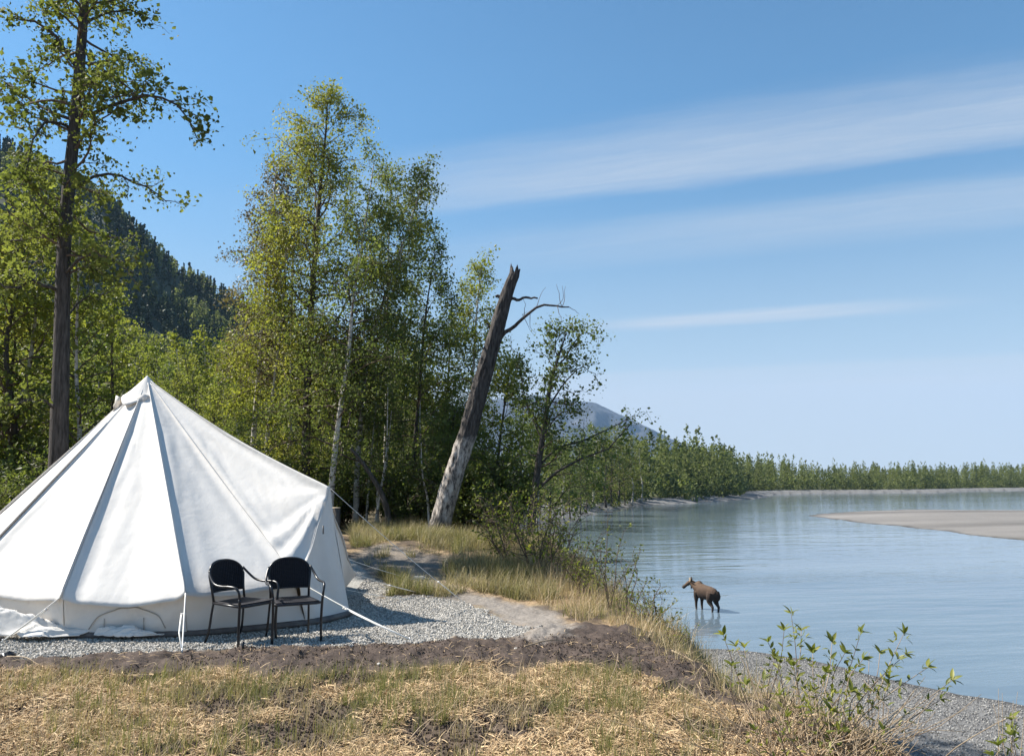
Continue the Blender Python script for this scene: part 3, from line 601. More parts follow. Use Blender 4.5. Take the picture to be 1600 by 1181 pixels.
# --- the broken leaning snag
def snag():
    Y = 18.5; pxs = [(684, 832), (690, 810), (706, 752), (732, 672), (752, 600), (772, 530), (790, 465), (806, 424)]
    b, path = wpath(pxs, Y); ba = np.array(b); n = 90; sides = 40
    P = spline(path, n); r = np.interp(np.linspace(0, 1, n), [0, 0.04, 0.12, 0.5, 0.8, 1], [0.38, 0.29, 0.215, 0.188, 0.15, 0.105])
    th = np.linspace(0, 2 * math.pi, sides, endpoint=False); z = np.linspace(0, 1, n)[:, None]
    rid = np.abs(fbm(np.cos(th)[None] * 4.5 + 9 + z * 2, np.sin(th)[None] * 4.5 + z * 3, 3, 77, z * 12 + 0 * th[None]) - 0.5) * 2
    jit = 1 + 0.46 * (0.35 - rid) + 0.10 * (fbm(np.cos(th)[None] * 1.5 + 3 + 0 * z, np.sin(th)[None] * 1.5 + z * 9, 3, 78) - 0.5)
    V = []; g = Geo(); tube(g, P, r, sides, False, 0.5, jit); v = g.v[0].reshape(n, sides, 3)
    v[-1, :, 2] += (fbm(np.cos(th) * 2 + 4, np.sin(th) * 2, 2, 79) - 0.4) * 0.42; v[-2, :, 2] += (fbm(np.cos(th) * 2 + 4, np.sin(th) * 2, 2, 79) - 0.4) * 0.3
    v[:4, :, :2] += (v[:4, :, :2] - P[:4, None, :2]) * (np.abs(np.sin(th * 2.5))[None, :, None] * np.array([0.8, 0.5, 0.3, 0.1])[:, None, None])
    g.v[0] = v.reshape(-1, 3); c = P[-1] - np.array([0.03, 0, 0.12]); g.add([c], np.zeros((0, 4), int)); ci = g.n - 1
    g.f.append(np.array([[(n - 1) * sides + k, (n - 1) * sides + (k + 1) % sides, ci] for k in range(sides)]))
    m, nn, L = new_mat('snag_bark'); out = nn.new('ShaderNodeOutputMaterial'); p = nn.new('ShaderNodeBsdfPrincipled'); p.inputs['Roughness'].default_value = 0.9; p.inputs['Specular IOR Level'].default_value = 0.2
    dark = ramp(nn, L, noise_n(nn, L, 7, 5, 0.6, stretch=(3.5, 3.5, 0.5)), [(0.35, (0.025, 0.023, 0.022)), (0.7, (0.12, 0.105, 0.095))])
    pale = ramp(nn, L, noise_n(nn, L, 5, 6, 0.7, stretch=(2.5, 2.5, 1.0)), [(0.38, (0.05, 0.044, 0.04)), (0.49, (0.30, 0.265, 0.235)), (0.66, (0.50, 0.46, 0.41))])
    tc = nn.new('ShaderNodeTexCoord'); sp = nn.new('ShaderNodeSeparateXYZ'); L.new(tc.outputs['Object'], sp.inputs[0])
    ad = nn.new('ShaderNodeMath'); ad.operation = 'MULTIPLY_ADD'; L.new(noise_n(nn, L, 2.5, 4), ad.inputs[0]); ad.inputs[1].default_value = 0.9; L.new(sp.outputs['Z'], ad.inputs[2])
    mr = nn.new('ShaderNodeMapRange'); L.new(ad.outputs[0], mr.inputs[0]); mr.inputs[1].default_value = 2.72; mr.inputs[2].default_value = 2.86
    mr2 = nn.new('ShaderNodeMapRange'); L.new(ad.outputs[0], mr2.inputs[0]); mr2.inputs[1].default_value = 0.95; mr2.inputs[2].default_value = 0.75
    mxx = nn.new('ShaderNodeMath'); mxx.operation = 'MAXIMUM'; L.new(mr.outputs[0], mxx.inputs[0]); L.new(mr2.outputs[0], mxx.inputs[1])
    mx = nn.new('ShaderNodeMix'); mx.data_type = 'RGBA'; L.new(mxx.outputs[0], mx.inputs['Factor']); L.new(pale, mx.inputs['A']); L.new(dark, mx.inputs['B']); L.new(mx.outputs['Result'], p.inputs['Base Color'])
    bp = nn.new('ShaderNodeBump'); bp.inputs['Strength'].default_value = 0.8; bp.inputs['Distance'].default_value = 0.03; L.new(noise_n(nn, L, 12, 5, 0.6, stretch=(3, 3, 0.6)), bp.inputs['Height']); L.new(bp.outputs[0], p.inputs['Normal'])
    L.new(p.outputs[0], out.inputs[0])
    t = thing('dead_tree', 'thick dead broken-off trunk leaning right with bare stub branches', 'dead tree', b)
    link('trunk', gmesh('trunk', g, m), t)
    def Q(x, y, d=0.0): return pt(x, y, Y + d) - ba
    rs = np.random.RandomState(3)
    for lab, pp, r0, r1 in [('short bare stub branch near the broken top', [Q(790, 470), Q(802, 467), Q(812, 468, -.1), Q(825, 464, -.2), Q(840, 467, -.25)], 0.045, 0.02), ('long bare branch curving out to the right', [Q(776, 532), Q(792, 519), Q(806, 508, -.1), Q(822, 492, -.3), Q(845, 478, -.4), (Q(868, 478, -.45)), Q(889, 479, -.5)], 0.055, 0.014),
                            ('broken knot stub on the left side', [Q(777, 522), Q(766, 512), Q(761, 506)], 0.05, 0.02), ('broken knot stub on the left side', [Q(791, 470), Q(780, 463), Q(775, 463)], 0.05, 0.03)]:
        g = Geo(); pth = spline(pp, 14) + rs.normal(size=(14, 3)) * 0.012; tube(g, pth, np.linspace(r0, r1, 14), 8); o = link('branch', gmesh('branch', g, m), t); o['label'] = lab
        if r0 > 0.052:
            g = Geo()
            for k in range(10):
                s = pth[rs.randint(6, 14)]; e = [s]; d = rs.normal(size=3) * [1, .5, 1] + [0.5, 0, 0.25]; d /= np.linalg.norm(d)
                for q in range(5): d = d + rs.normal(size=3) * 0.3; d /= np.linalg.norm(d); e.append(e[-1] + d * 0.11)
                tube(g, e, np.linspace(0.008, 0.003, 6), 4)
            for pp2 in ([Q(795, 540), Q(812, 556), Q(820, 572), Q(818, 585)], [Q(798, 525), Q(800, 548), Q(812, 560), Q(805, 580)]): tube(g, spline(pp2, 8), 0.006, 4)
            link('twigs', gmesh('twigs', g, M['twig']), o, kind='stuff')
snag()

# --- leaning dead pole, stump
def small_wood():
    b, path = wpath([(612, 812), (600, 780), (575, 735), (548, 700)], 20.0); g = Geo(); tube(g, spline(path, 16), np.linspace(0.085, 0.04, 16), 9)
    link('fallen_trunk', gmesh('fallen_trunk', g, M['dark_bark']), None, b, None, 'thin dark dead trunk leaning left in the woods between tent and snag', 'dead tree')
    p = pt(524, 815, 17.5); z = gz(p[0], p[1]); t = thing('tree_stump', 'small dark stump with pale cut top just right of the tent peak', 'stump', (p[0], p[1], z - .05))
    hgt = pt(524, 794, 17.5)[2] - z + .05
    g = Geo(); tube(g, [(0, 0, 0), (0, 0, hgt * 0.3), (0, 0, hgt)], [0.17, 0.11, 0.10], 12); link('stump_body', gmesh('stump_body', g, M['dark_bark']), t)
    g = Geo(); tube(g, [(0, 0, hgt + .003), (0, 0, hgt + 0.02)], [0.102, 0.10], 12); link('cut_face', gmesh('cut_face', g, M['cut_wood']), t)
small_wood()

# --- thin white saplings in the shade behind the tent
for i, (pxs, Y, lab) in enumerate([([(572, 808), (576, 760), (582, 690), (590, 600)], 22, 'thin pale sapling left of the two crossed stems in the woods'), ([(584, 806), (596, 760), (604, 700), (606, 600)], 21, 'slightly curved white sapling beside the leaning dead pole'), ([(592, 806), (590, 770), (602, 740), (612, 640)], 21.3, 'kinked white sapling crossing the leaning dead pole'), ([(655, 800), (657, 740), (656, 640), (660, 560)], 23, 'thin upright sapling left of the snag foot'), ([(632, 800), (634, 760), (630, 700), (634, 620)], 24, 'very thin grey sapling midway between dead pole and snag'), ([(672, 812), (668, 780), (660, 740), (658, 690)], 20, 'thin white stem leaning against the foot of the snag')]):
    birch(lab, pxs, Y, 0.7, 60 + i, M['birch_leaf_dark'], 'birch_bark', 0.04, 0.3, 14, 3, name='sapling')

# --- copies for the woods behind: a few templates placed many times
def template(seed, h, w, leafm, bark, ls, lpp, nprim, name, label, spread=0.12, base=0.12, hang=0.3, nsec=3, r=0.1, elev=None):
    rs = np.random.RandomState(seed); path = [np.zeros(3)] + [np.array([rs.normal() * 0.15, rs.normal() * 0.15, h * k / 4]) for k in range(1, 5)]
    g = grow(seed, path, r, 0.015, base, nprim, BL(w), elev or (lambda s: 0.5 + 0.5 * s), 0.3, nsec, lpp, spread, ls, side=6, hang=hang, secl=0.4, twigs=1)
    return assemble(name, label, g, M[bark], leafm, (0, 0, 0))
rw = np.random.RandomState(8)
TA = [template(101, 9, 1.7, M['young_leaf'], 'birch_bark', 0.12, 3, 44, 'poplar_tree', ''), template(102, 9, 1.9, M['birch_leaf'], 'dark_bark', 0.12, 3, 44, 'poplar_tree', ''),
      template(103, 9, 1.8, M['birch_leaf_dark'], 'birch_bark', 0.12, 3, 44, 'poplar_tree', ''), template(104, 9, 2.3, M['under_leaf'], 'dark_bark', 0.13, 3, 44, 'poplar_tree', '')]
used = [False] * 4
KIND = ['yellow-green pale-trunked tree', 'olive-green dark-trunked tree', 'mid green pale-trunked tree', 'dark green broad tree']
def put(k, x, y, h, label, group, wide=1.0, z=None):
    s = h / 9.0; zz = (gz(x, y) if z is None else z) - 0.1; rz = rw.rand() * 6.28
    if not used[k]:
        used[k] = True; o = TA[k]; o.location = (x, y, zz); o.rotation_euler[2] = rz; o['label'] = label; o['group'] = group; o.scale = (s * wide, s * wide, s)
    else: o = copy_tree(TA[k], (x, y, zz), rz, label, group, (s * wide, s * wide, s))
    return o
def put_px(k, px, py_top, Y, label, group, wide=1.0):
    p = pt(px, py_top, Y); z = gz(p[0], Y); return put(k, p[0], Y, max(p[2] - z, 1.5), label, group, wide, z)
GA = 'yellow-green trees around the tall poplar'
for k, px, py, Y, w, lab in [(1, 40, 268, 21.5, 1.1, 'yellow-green tree just left of the tall poplar trunk, its top level with the hill ridge'), (0, 128, 330, 21.5, 0.9, 'yellow-green tree just right of the tall poplar trunk below its lowest long branch'), (1, -10, 330, 21.5, 1.2, 'yellow-green tree cut by the left picture edge'),
                             (0, 75, 330, 22, 1.1, 'yellow-green tree directly behind the tall poplar trunk'), (1, 178, 452, 22.5, 1.0, 'lower yellow-green tree left above the tent peak'), (1, 20, 430, 22, 1.2, 'bushy tree low at the left picture edge behind the poplar')]:
    put_px(k, px, py, Y, lab, GA, w)
GB = 'young trees in the woods behind the tent'
LBL = 'young tree in the green woods behind the tent'
def top_line(px): return np.interp(px, [-200, 0, 150, 200, 260, 330, 380, 420, 640, 700, 760, 800, 850], [430, 445, 470, 500, 512, 518, 522, 500, 520, 520, 560, 600, 640])
for row, (Y, dx, dp) in enumerate([(27, 46, 120), (34, 34, 80), (44, 27, 50), (58, 22, 20), (78, 18, 0)]):
    px = -150.0
    while px < 840:
        p_ = px + rw.normal() * 6; ytop = top_line(p_) + dp + rw.rand() * 45
        X = (p_ - 800) / F * Y
        if X < np.interp(Y, [23, 32, 48, 75, 110], [-1.4, -3, -5.2, -8.5, -9]):
            kk = rw.choice([0, 1, 2, 3] if row < 2 else [0, 1, 1, 2]); put_px(kk, p_, ytop, Y + rw.normal() * 1.5, KIND[kk] + ' ' + ['in front rows', 'in middle rows', 'far back'][min(row // 2, 2)] + ' ' + zone(p_), GB, 1.0 + 0.3 * rw.rand())
        px += dx * (0.7 + 0.6 * rw.rand())
GC = 'trees on the river bank beyond the snag'
for i_, (px, py, Y, k) in enumerate(sorted([(858, 665, 95, 3), (880, 685, 120, 2), (905, 672, 150, 3), (925, 664, 130, 2), (945, 670, 165, 3), (965, 668, 185, 3), (985, 682, 200, 2), (840, 650, 85, 2), (815, 630, 60, 3), (915, 705, 110, 3), (890, 708, 100, 3), (955, 690, 150, 3), (1000, 690, 215, 2), (975, 705, 190, 3)])):
    Yp = Y; X = (px - 800) / F * Yp
    lim = np.interp(Yp, [48, 75, 110, 190, 220, 280], [-4, -7, -7, 10, 20, 50])
    q = pt(px, py, Yp)
    # step back until the tree stands on land
    while gz(q[0], Yp) < WATER + 0.3 and Yp < 330: Yp += 4; q = pt(px, py, Yp)
    put_px(k, px, py, Yp, nth(i_) + ' from the left of the leafy trees on the low bank beyond the leaning tree', GC, 1.3)

# --- undergrowth bushes
def bush_template(seed, h, w, nst, leafm, ls, lpp, stem_mat, name='bush', label='', erect=0.8, spread=0.05):
    rs = np.random.RandomState(seed); st = Geo(); C = []
    for k in range(nst):
        a = rs.rand() * 6.28; lean = (1 - erect) + 0.5 * rs.rand(); d = np.array([math.cos(a) * lean, math.sin(a) * lean, 1.0]); d /= np.linalg.norm(d); L_ = h * (0.55 + 0.5 * rs.rand()); p = np.array([math.cos(a), math.sin(a), 0]) * w * 0.15 * rs.rand(); Q = [p]
        for q in range(6): d = d + rs.normal(size=3) * 0.12; d /= np.linalg.norm(d); Q.append(Q[-1] + d * L_ / 6)
        Q = np.array(Q); tube(st, Q, np.linspace(0.011, 0.003, 7) * (0.6 + h * 0.35), 4, False)
        for q in range(2, 7):
            for m_ in range(2):
                e = Q[q] + (rs.normal(size=3) * [1, 1, .5] + [0, 0, .5]) * L_ * 0.16; tube(st, [Q[q], (Q[q] + e) / 2 + rs.normal(size=3) * 0.02, e], [0.005, 0.004, 0.002], 3, False); C.append(Q[q] + (e - Q[q]) * rs.rand(lpp, 1)); C.append(np.repeat(e[None], lpp // 2 + 1, 0))
    C = np.concatenate(C); C = C + rs.normal(size=C.shape) * spread; lf = Geo(); leaves(lf, C, ls, rs, 0.55)
    t = thing(name, label, 'shrub'); link('stems', gmesh('stems', st, stem_mat), t, kind='stuff'); link('foliage', gmesh('foliage', lf, leafm, False), t, kind='stuff'); return t
def scatter(tm, spots, name_label, group):
    for i, (x, y, s, lab) in enumerate(spots):
        z = gz(x, y) - 0.03; rz = rw.rand() * 6.28
        if i < len(tm) : o = tm[i]; o.location = (x, y, z); o.rotation_euler[2] = rz; o.scale = (s, s, s); o['label'] = lab or name_label; o['group'] = group
        else: copy_tree(tm[i % len(tm)], (x, y, z), rz, lab or name_label, group, (s, s, s))
UB = [bush_template(201 + k, 1.5, 1.2, 22, [M['under_leaf'], M['birch_leaf_dark'], M['under_leaf']][k], 0.075, 9, M['twig'], 'bush') for k in range(3)]
spots = []
for k in range(46):
    px = -60 + rw.rand() * 850; Y = 19.5 + rw.rand() * 6; X = (px - 800) / F * Y
    if 480 < px < 680 and Y < 20.5: Y = 21 + rw.rand() * 3; X = (px - 800) / F * Y
    if X > -1.0: continue
    spots.append((X, Y, 0.8 + rw.rand() * 0.7, 'dark green bush at the wood edge ' + zone(px)))
for px, Y in [(-20, 17), (15, 17.5), (45, 18), (70, 19), (120, 18.5), (10, 19), (700, 20.6), (730, 20.8), (765, 20), (745, 20.4), (790, 20), (715, 19.8), (780, 18.8)]: spots.append(((px - 800) / F * Y, Y, 0.9 + 0.5 * rw.rand(), 'leafy bush outside the wood edge ' + (zone(px) if px < 600 else 'beside the snag foot, ' + nth(sorted([700, 730, 765, 745, 790, 715, 780]).index(px)) + ' from left')))
scatter(UB, spots, 'dark green undergrowth bush at the foot of the woods', 'undergrowth bushes along the wood edge')

# ------------------------------------------------------------------ bank vegetation
BB = [bush_template(221 + k, 1.0, 0.8, 9, M['young_leaf'] if k else M['willow_leaf'], 0.04, 2, M['twig'], 'river_shrub', erect=0.85, spread=0.035) for k in range(3)]
bank = [(800, 905, 14.8, 1.25, 'leafy shrub in the dry grass left of the leaning river tree foot'), (835, 912, 14.2, 1.3, 'bright green shrub at the foot of the leaning river tree'), (868, 915, 13.6, 1.1, 'green shrub just right of the leaning river tree foot'), (900, 925, 12.6, 1.0, 'shrub behind the densest dry grass on the bank edge'),
        (925, 945, 12.0, 0.7, 'small-leaved shrub left of the tall thin sapling'), (985, 985, 10.6, 0.6, 'small shrub right of the tall thin sapling'), (1015, 1010, 10.0, 0.5, 'shrub on the bank edge below left of the moose'), (1045, 1030, 9.4, 0.4, 'last low shrub on the bank edge before the beach'), (850, 925, 15.5, 1.3, 'tall shrub between river tree and water'), (780, 880, 16.3, 1.1, 'shrub below the snag on the bank edge'), (815, 890, 16.6, 1.3, 'dense shrub right below the snag over the water')]
sp = []
for px, py, Y, s, lab in bank: sp.append(((px - 800) / F * Y * 1.0, Y, s, lab))
scatter(BB, sp, '', 'leafy shrubs along the bank edge')
# tall thin saplings against the water
def thin_sapling(seed, base_px, Y, tips, label, ls=0.035):
    rs = np.random.RandomState(seed); X = (base_px - 800) / F * Y; z = gz(X, Y) - 0.05; b = np.array([X, Y, z]); st = Geo(); C = []
    for (tx, ty) in tips:
        e = pt(tx, ty, Y + rs.normal() * 0.2) - b; Q = spline([np.zeros(3), e * 0.35 + rs.normal(size=3) * [.03, .03, 0], e * 0.7 + rs.normal(size=3) * [.03, .03, 0], e], 10); tube(st, Q, np.linspace(0.010, 0.003, 10), 5, False)
        for q in range(3, 10):
            for _ in range(2):
                d = rs.normal(size=3) * [1, 1, .4] + [0, 0, .7]; tw = Q[q] + d * 0.09; tube(st, [Q[q], tw], [0.003, 0.002], 3, False); C += [tw, (Q[q] + tw) / 2, tw + rs.normal(size=3) * 0.02]
    lf = Geo(); leaves(lf, np.array(C), ls, rs, 0.6); t = thing('sapling', label, 'sapling', tuple(b)); link('stems', gmesh('stems', st, M['twig']), t, kind='stuff'); link('foliage', gmesh('foliage', lf, M['willow_leaf'], False), t, kind='stuff')
thin_sapling(301, 948, 11.2, [(950, 800), (938, 850), (975, 830), (925, 860), (985, 880)], 'tall bare-stemmed sapling standing against the water left of the moose')
thin_sapling(302, 975, 10.8, [(988, 868), (1000, 862), (970, 880), (1012, 905)], 'thin twiggy sapling between the tallest one and the moose')
thin_sapling(303, 1010, 10.0, [(1032, 915), (1020, 950), (1050, 945), (1058, 968)], 'thin leafy shoots nearest the moose on the bank')
thin_sapling(304, 905, 12.4, [(905, 850), (890, 870), (920, 880), (870, 860)], 'thin shoots rising from the dry grass right of the river tree')

# blades ---------------------------------------------------------------------------------------------
def blades(name, X, Y, h, w, rs, mat, label, lean=0.35, curve=0.5, shade=None, flat=None, segs=2):
    n = len(X); Z = ground_h(X, Y) - 0.01; a = rs.rand(n) * 6.283; la = np.abs(rs.normal(size=n)) * lean; dirh = np.stack([np.cos(a), np.sin(a)], 1)
    side = np.stack([-np.sin(a + 1.0 * rs.normal(size=n)), np.cos(a)], 1); side /= (np.linalg.norm(side, axis=1, keepdims=True) + 1e-9)
    V = []
    P = np.stack([X, Y, Z], 1); ww = w * (0.7 + 0.6 * rs.rand(n))
    for k in range(segs + 1):
        t = k / segs; off = dirh * (h * (la * t + curve * la * t * t))[:, None]; zz = h * t * np.sqrt(np.clip(1 - (la * 0.6 * (1 + curve * t)) ** 2, 0.15, 1))
        c = P + np.concatenate([off, zz[:, None]], 1); s_ = np.concatenate([side, np.zeros((n, 1))], 1) * (ww * (1 - t * 0.85) * 0.5)[:, None]
        V += [c - s_, c + s_]
    V = np.stack(V, 1); k = 2 * (segs + 1); base = (np.arange(n) * k)[:, None]
    q = np.concatenate([base + np.array([2 * j, 2 * j + 1, 2 * j + 3, 2 * j + 2])[None] for j in range(segs)])
    sh = rs.rand(n) if shade is None else np.clip(shade + rs.normal(size=n) * 0.2, 0, 1)
    link(name, mesh_from(name, V.reshape(-1, 3), [q], mat, np.repeat(sh, k)), kind='stuff', label=label)
def rand_px(n, x0, x1, y0, y1, rs, z=0.0):
    """uniform on the ground inside the patch seen between those pixel limits"""
    out = []
    Y0 = gp(800, y1, z)[1]; Y1 = gp(800, y0, z)[1]; k0, k1 = (x0 - 800) / F, (x1 - 800) / F
    Y = np.sqrt(Y0 ** 2 + (Y1 ** 2 - Y0 ** 2) * rs.rand(n)); X = (k0 + (k1 - k0) * rs.rand(n)) * (Y * math.cos(PITCH) - 0.22); return X, Y
rg = np.random.RandomState(77)
def nofeat(X, Y, soilmax=0.0, padd=-0.08, edge_in=-0.05):
    s = sdf(X, Y, soil_poly) + (fbm(X * 3, Y * 3, 3, 31) - 0.5) * 0.5
    return (s < soilmax) & (sdf(X, Y, pad_poly) < padd) & (sdf(X, Y, near_poly) > edge_in) & (sdf(X, Y, sand_poly) < 0.0)
# straw litter lying flat in the foreground
def litter(name, X, Y, L0, rs, mat, label, w=0.006, lift=0.012):
    n = len(X); Z = ground_h(X, Y) + lift * rs.rand(n) + 0.004; a = rs.rand(n) * 6.283; L_ = L0 * (0.4 + rs.rand(n)); ti = rs.normal(size=n) * 0.25
    d = np.stack([np.cos(a) * np.cos(ti), np.sin(a) * np.cos(ti), np.sin(ti)], 1); s_ = np.stack([-np.sin(a), np.cos(a), rs.normal(size=n) * 0.5], 1) * (w * (0.5 + rs.rand(n)))[:, None]
    P = np.stack([X, Y, Z], 1); mid = P + d * (L_ * 0.5)[:, None] + np.array([0, 0, 1]) * (L_ * 0.06)[:, None]; e = P + d * L_[:, None]
    V = np.stack([P - s_ * .5, P + s_ * .5, mid - s_ * .5, mid + s_ * .5, e - s_ * .3, e + s_ * .3], 1).reshape(-1, 3); b = (np.arange(n) * 6)[:, None]
    q = np.concatenate([b + np.array([0, 1, 3, 2])[None], b + np.array([2, 3, 5, 4])[None]])
    link(name, mesh_from(name, V, [q], mat, np.repeat(rs.rand(n), 6)), kind='stuff', label=label)
X, Y = rand_px(150000, -60, 1400, 1040, 1230, rg); k = nofeat(X, Y) & (fbm(X * 2.2, Y * 2.2, 4, 99) < 0.46 + 0.20 * rg.rand(len(X)) ** 1.8)
litter('straw_litter', X[k], Y[k], 0.075, rg, M['straw'], 'flattened dry straw covering the ground in the foreground', w=0.0048, lift=0.03)
X, Y = rand_px(26000, -60, 1400, 1050, 1230, rg); k = nofeat(X, Y) & (fbm(X * 2.2, Y * 2.2, 4, 99) > 0.50); FX, FY = X[k], Y[k]
X, Y = rand_px(3500, -60, 1300, 1000, 1110, rg); k = (sdf(X, Y, pad_poly) < -0.05) & (sdf(X, Y, near_poly) > 0)
litter('loose_straw', X[k], Y[k], 0.07, rg, M['straw'], 'scattered straws lying on the dark turned soil', w=0.003)
# upright dry and green blades in tufts
def tuft_field(n, x0, x1, y0, y1, thr, scale, seed, cond=None, per=14, rad_=0.05):
    cx, cy = rand_px(n, x0, x1, y0, y1, rg); f = fbm(cx * scale, cy * scale, 3, seed); k = (f > thr) & nofeat(cx, cy)
    cx, cy = cx[k], cy[k]; X = np.repeat(cx, per) + rg.normal(size=len(cx) * per) * rad_; Y = np.repeat(cy, per) + rg.normal(size=len(cx) * per) * rad_; return X, Y
X, Y = tuft_field(2100, -60, 1380, 1050, 1230, 0.48, 1.7, 501, per=8); blades('dry_grass', X, Y, 0.06 + 0.10 * rg.rand(len(X)), 0.005, rg, M['grass_dry'], 'short dry yellow grass in the foreground', 0.4)
X, Y = tuft_field(620, -60, 1250, 1055, 1230, 0.50, 1.6, 502, per=17, rad_=0.026); blades('green_grass', X, Y, 0.06 + 0.13 * rg.rand(len(X)), 0.006, rg, M['grass_green'], 'green grass tufts sprouting through the straw in the foreground', 0.3)
X, Y = tuft_field(420, -60, 1300, 1060, 1230, 0.5, 2.2, 505, per=7, rad_=0.03); blades('grass_stalks', X, Y, 0.14 + 0.16 * rg.rand(len(X)), 0.004, rg, M['grass_dry'], 'scattered longer dry stalks standing in the foreground', 0.45, segs=3)
X, Y = tuft_field(620, 380, 1000, 1050, 1120, 0.46, 1.4, 503, per=10, rad_=0.04); blades('green_grass_patch', X, Y, 0.06 + 0.11 * rg.rand(len(X)), 0.0055, rg, M['grass_green'], 'patch of taller olive-green grass in front of the gravel pad tip', 0.25)
# tall dry grass along the bank edge
def edge_strip(n, seg0, seg1, inw0, inw1, rs):
    P = np.array(near[3:]); P = P[seg0:seg1 + 1]; L_ = np.linalg.norm(np.diff(P, axis=0), axis=1); c = np.concatenate([[0], np.cumsum(L_)]); s = rs.rand(n) * c[-1]
    X = np.interp(s, c, P[:, 0]); Y = np.interp(s, c, P[:, 1]); i = np.clip(np.searchsorted(c, s) - 1, 0, len(L_) - 1); T = np.diff(P, axis=0) / L_[:, None]; nrm = np.stack([-T[:, 1], T[:, 0]], 1)[i]; w = inw0 + (inw1 - inw0) * rs.rand(n)
    return X + nrm[:, 0] * w, Y + nrm[:, 1] * w
X, Y = edge_strip(24000, 3, 8, -1.3, 1.05, rg); k = (fbm(X * 2.4, Y * 2.4, 3, 511) > 0.40 + 0.16 * rg.rand(len(X))) & (sdf(X, Y, soil_poly) < -0.1) & (sdf(X, Y, sand_poly) < -0.1); X, Y = X[k], Y[k]
blades('tall_dry_grass', X, Y, (0.10 + 0.42 * rg.rand(len(X)) ** 1.3) * (0.2 + 1.4 * fbm(X * 3.2, Y * 3.2, 2, 515)) * (0.55 + 0.45 * sst(Y, 9.5, 12)), 0.0065, rg, M['grass_dry'], 'tall dry blond grass along the edge of the river bank', 0.5, segs=3)
X, Y = edge_strip(7000, 2, 9, -1.2, 0.9, rg); k = (fbm(X * 1.6, Y * 1.6, 3, 512) > 0.5) & (sdf(X, Y, soil_poly) < -0.1); X, Y = X[k], Y[k]
blades('bank_green_grass', X, Y, 0.15 + 0.25 * rg.rand(len(X)), 0.007, rg, M['grass_green'], 'green grass growing among the dry grass on the bank', 0.35, segs=3)
X, Y = edge_strip(7000, 0, 4, -1.6, 0.35, rg); k = (fbm(X * 2, Y * 2, 3, 513) > 0.5); X, Y = X[k], Y[k]
blades('bank_side_grass', X, Y, 0.10 + 0.20 * rg.rand(len(X)), 0.006, rg, M['grass_dry'], 'dry grass and stalks hanging over the near bank side', 0.6, segs=3)
# meadow right of the tent
n = 85000; Y = 12.0 + 9.5 * rg.rand(n) ** 0.9; X = (-0.21 + 0.245 * rg.rand(n)) * Y * 1.0 + 0.2
den = fbm(X * 0.9, Y * 0.9, 3, 521); pth = path_sdf(X, Y) + (fbm(X * 0.9, Y * 0.9, 4, 91) - 0.5) * 0.8
k = (sdf(X, Y, pad_poly) < -0.1) & (sdf(X, Y, near_poly) > -0.3) & (sdf(X, Y, sand_poly) < -0.1) & ((pth < -0.02) | (den > 0.60)) & (den > 0.32 + 0.1 * rg.rand(n)); X1, Y1 = X[k], Y[k]
blades('meadow_dry_grass', X1, Y1, (0.06 + 0.30 * rg.rand(len(X1)) ** 1.5) * (0.5 + fbm(X1 * 2.5, Y1 * 2.5, 2, 525)), 0.009, rg, M['grass_dry'], 'dry yellow grass between the tent and the snag', 0.6)
k2 = k & (fbm(X * 1.3, Y * 1.3, 3, 522) > 0.50) & (rg.rand(n) < 0.8); X1, Y1 = X[k2] + 0.03, Y[k2]
blades('meadow_green_grass', X1, Y1, 0.10 + 0.2 * rg.rand(len(X1)), 0.010, rg, M['grass_green'], 'green grass between the tent and the snag', 0.35)
n = 9000; Y = 14.5 + 8 * rg.rand(n); X = (-0.68 + 0.12 * rg.rand(n)) * Y
blades('left_dry_grass', X, Y, 0.10 + 0.25 * rg.rand(n), 0.010, rg, M['grass_dry'], 'dry grass at the foot of the trees left of the tent', 0.4)

# stones ---------------------------------------------------------------------------------------------
OCT_V = np.array([(1, 0, 0), (-1, 0, 0), (0, 1, 0), (0, -1, 0), (0, 0, 1), (0, 0, -1)], float); OCT_F = np.array([(0, 2, 4), (2, 1, 4), (1, 3, 4), (3, 0, 4), (2, 0, 5), (1, 2, 5), (3, 1, 5), (0, 3, 5)])
def stones(name, X, Y, size, rs, mat, label, sink=0.3, zoff=0.0, kind='stuff'):
    n = len(X); Z = ground_h(X, Y) + zoff; V = OCT_V[None] * (0.65 + 0.7 * rs.rand(n, 6, 1)); V = V * (size * (0.6 + 0.8 * rs.rand(n)))[:, None, None] * np.array([1, 1, 0.7])
    a = rs.normal(size=(n, 3, 3)); q, _ = np.linalg.qr(a); V = np.einsum('nij,nkj->nki', q, V); V = V + np.stack([X, Y, Z + size * (1 - sink)], 1)[:, None]
    f = (np.arange(n) * 6)[:, None, None] + OCT_F[None]; link(name, mesh_from(name, V.reshape(-1, 3), [f.reshape(-1, 3)], mat, np.repeat(rs.rand(n), 6)), kind=kind, label=label)
n = 88000; X = -6.3 + 8.0 * rg.rand(n); Y = 7.7 + 6.0 * rg.rand(n); inside = sdf(X, Y, pad_poly) + (fbm(X * 6, Y * 6, 3, 95) - 0.5) * 0.3 > -0.03
tent_in = (X < -2.45) & (Y > 9.9) ; k = inside & ~tent_in
stones('gravel', X[k], Y[k], 0.0125, rg, M['gravel'], 'pale grey crushed gravel pad around the tent', 0.45)
n = 42000; Y = 19.5 + 17 * rg.rand(n); X = 1 + 21 * rg.rand(n); Zz = ground_h(X, Y, False); k = (Zz > WATER + 0.01) & (Zz < -4.3) & (X / Y > 0.16) & (X / Y < 0.72)
stones('beach_pebbles', X[k], Y[k], 0.026, rg, M['pebble'], 'grey and white pebbles of the river beach', 0.45)
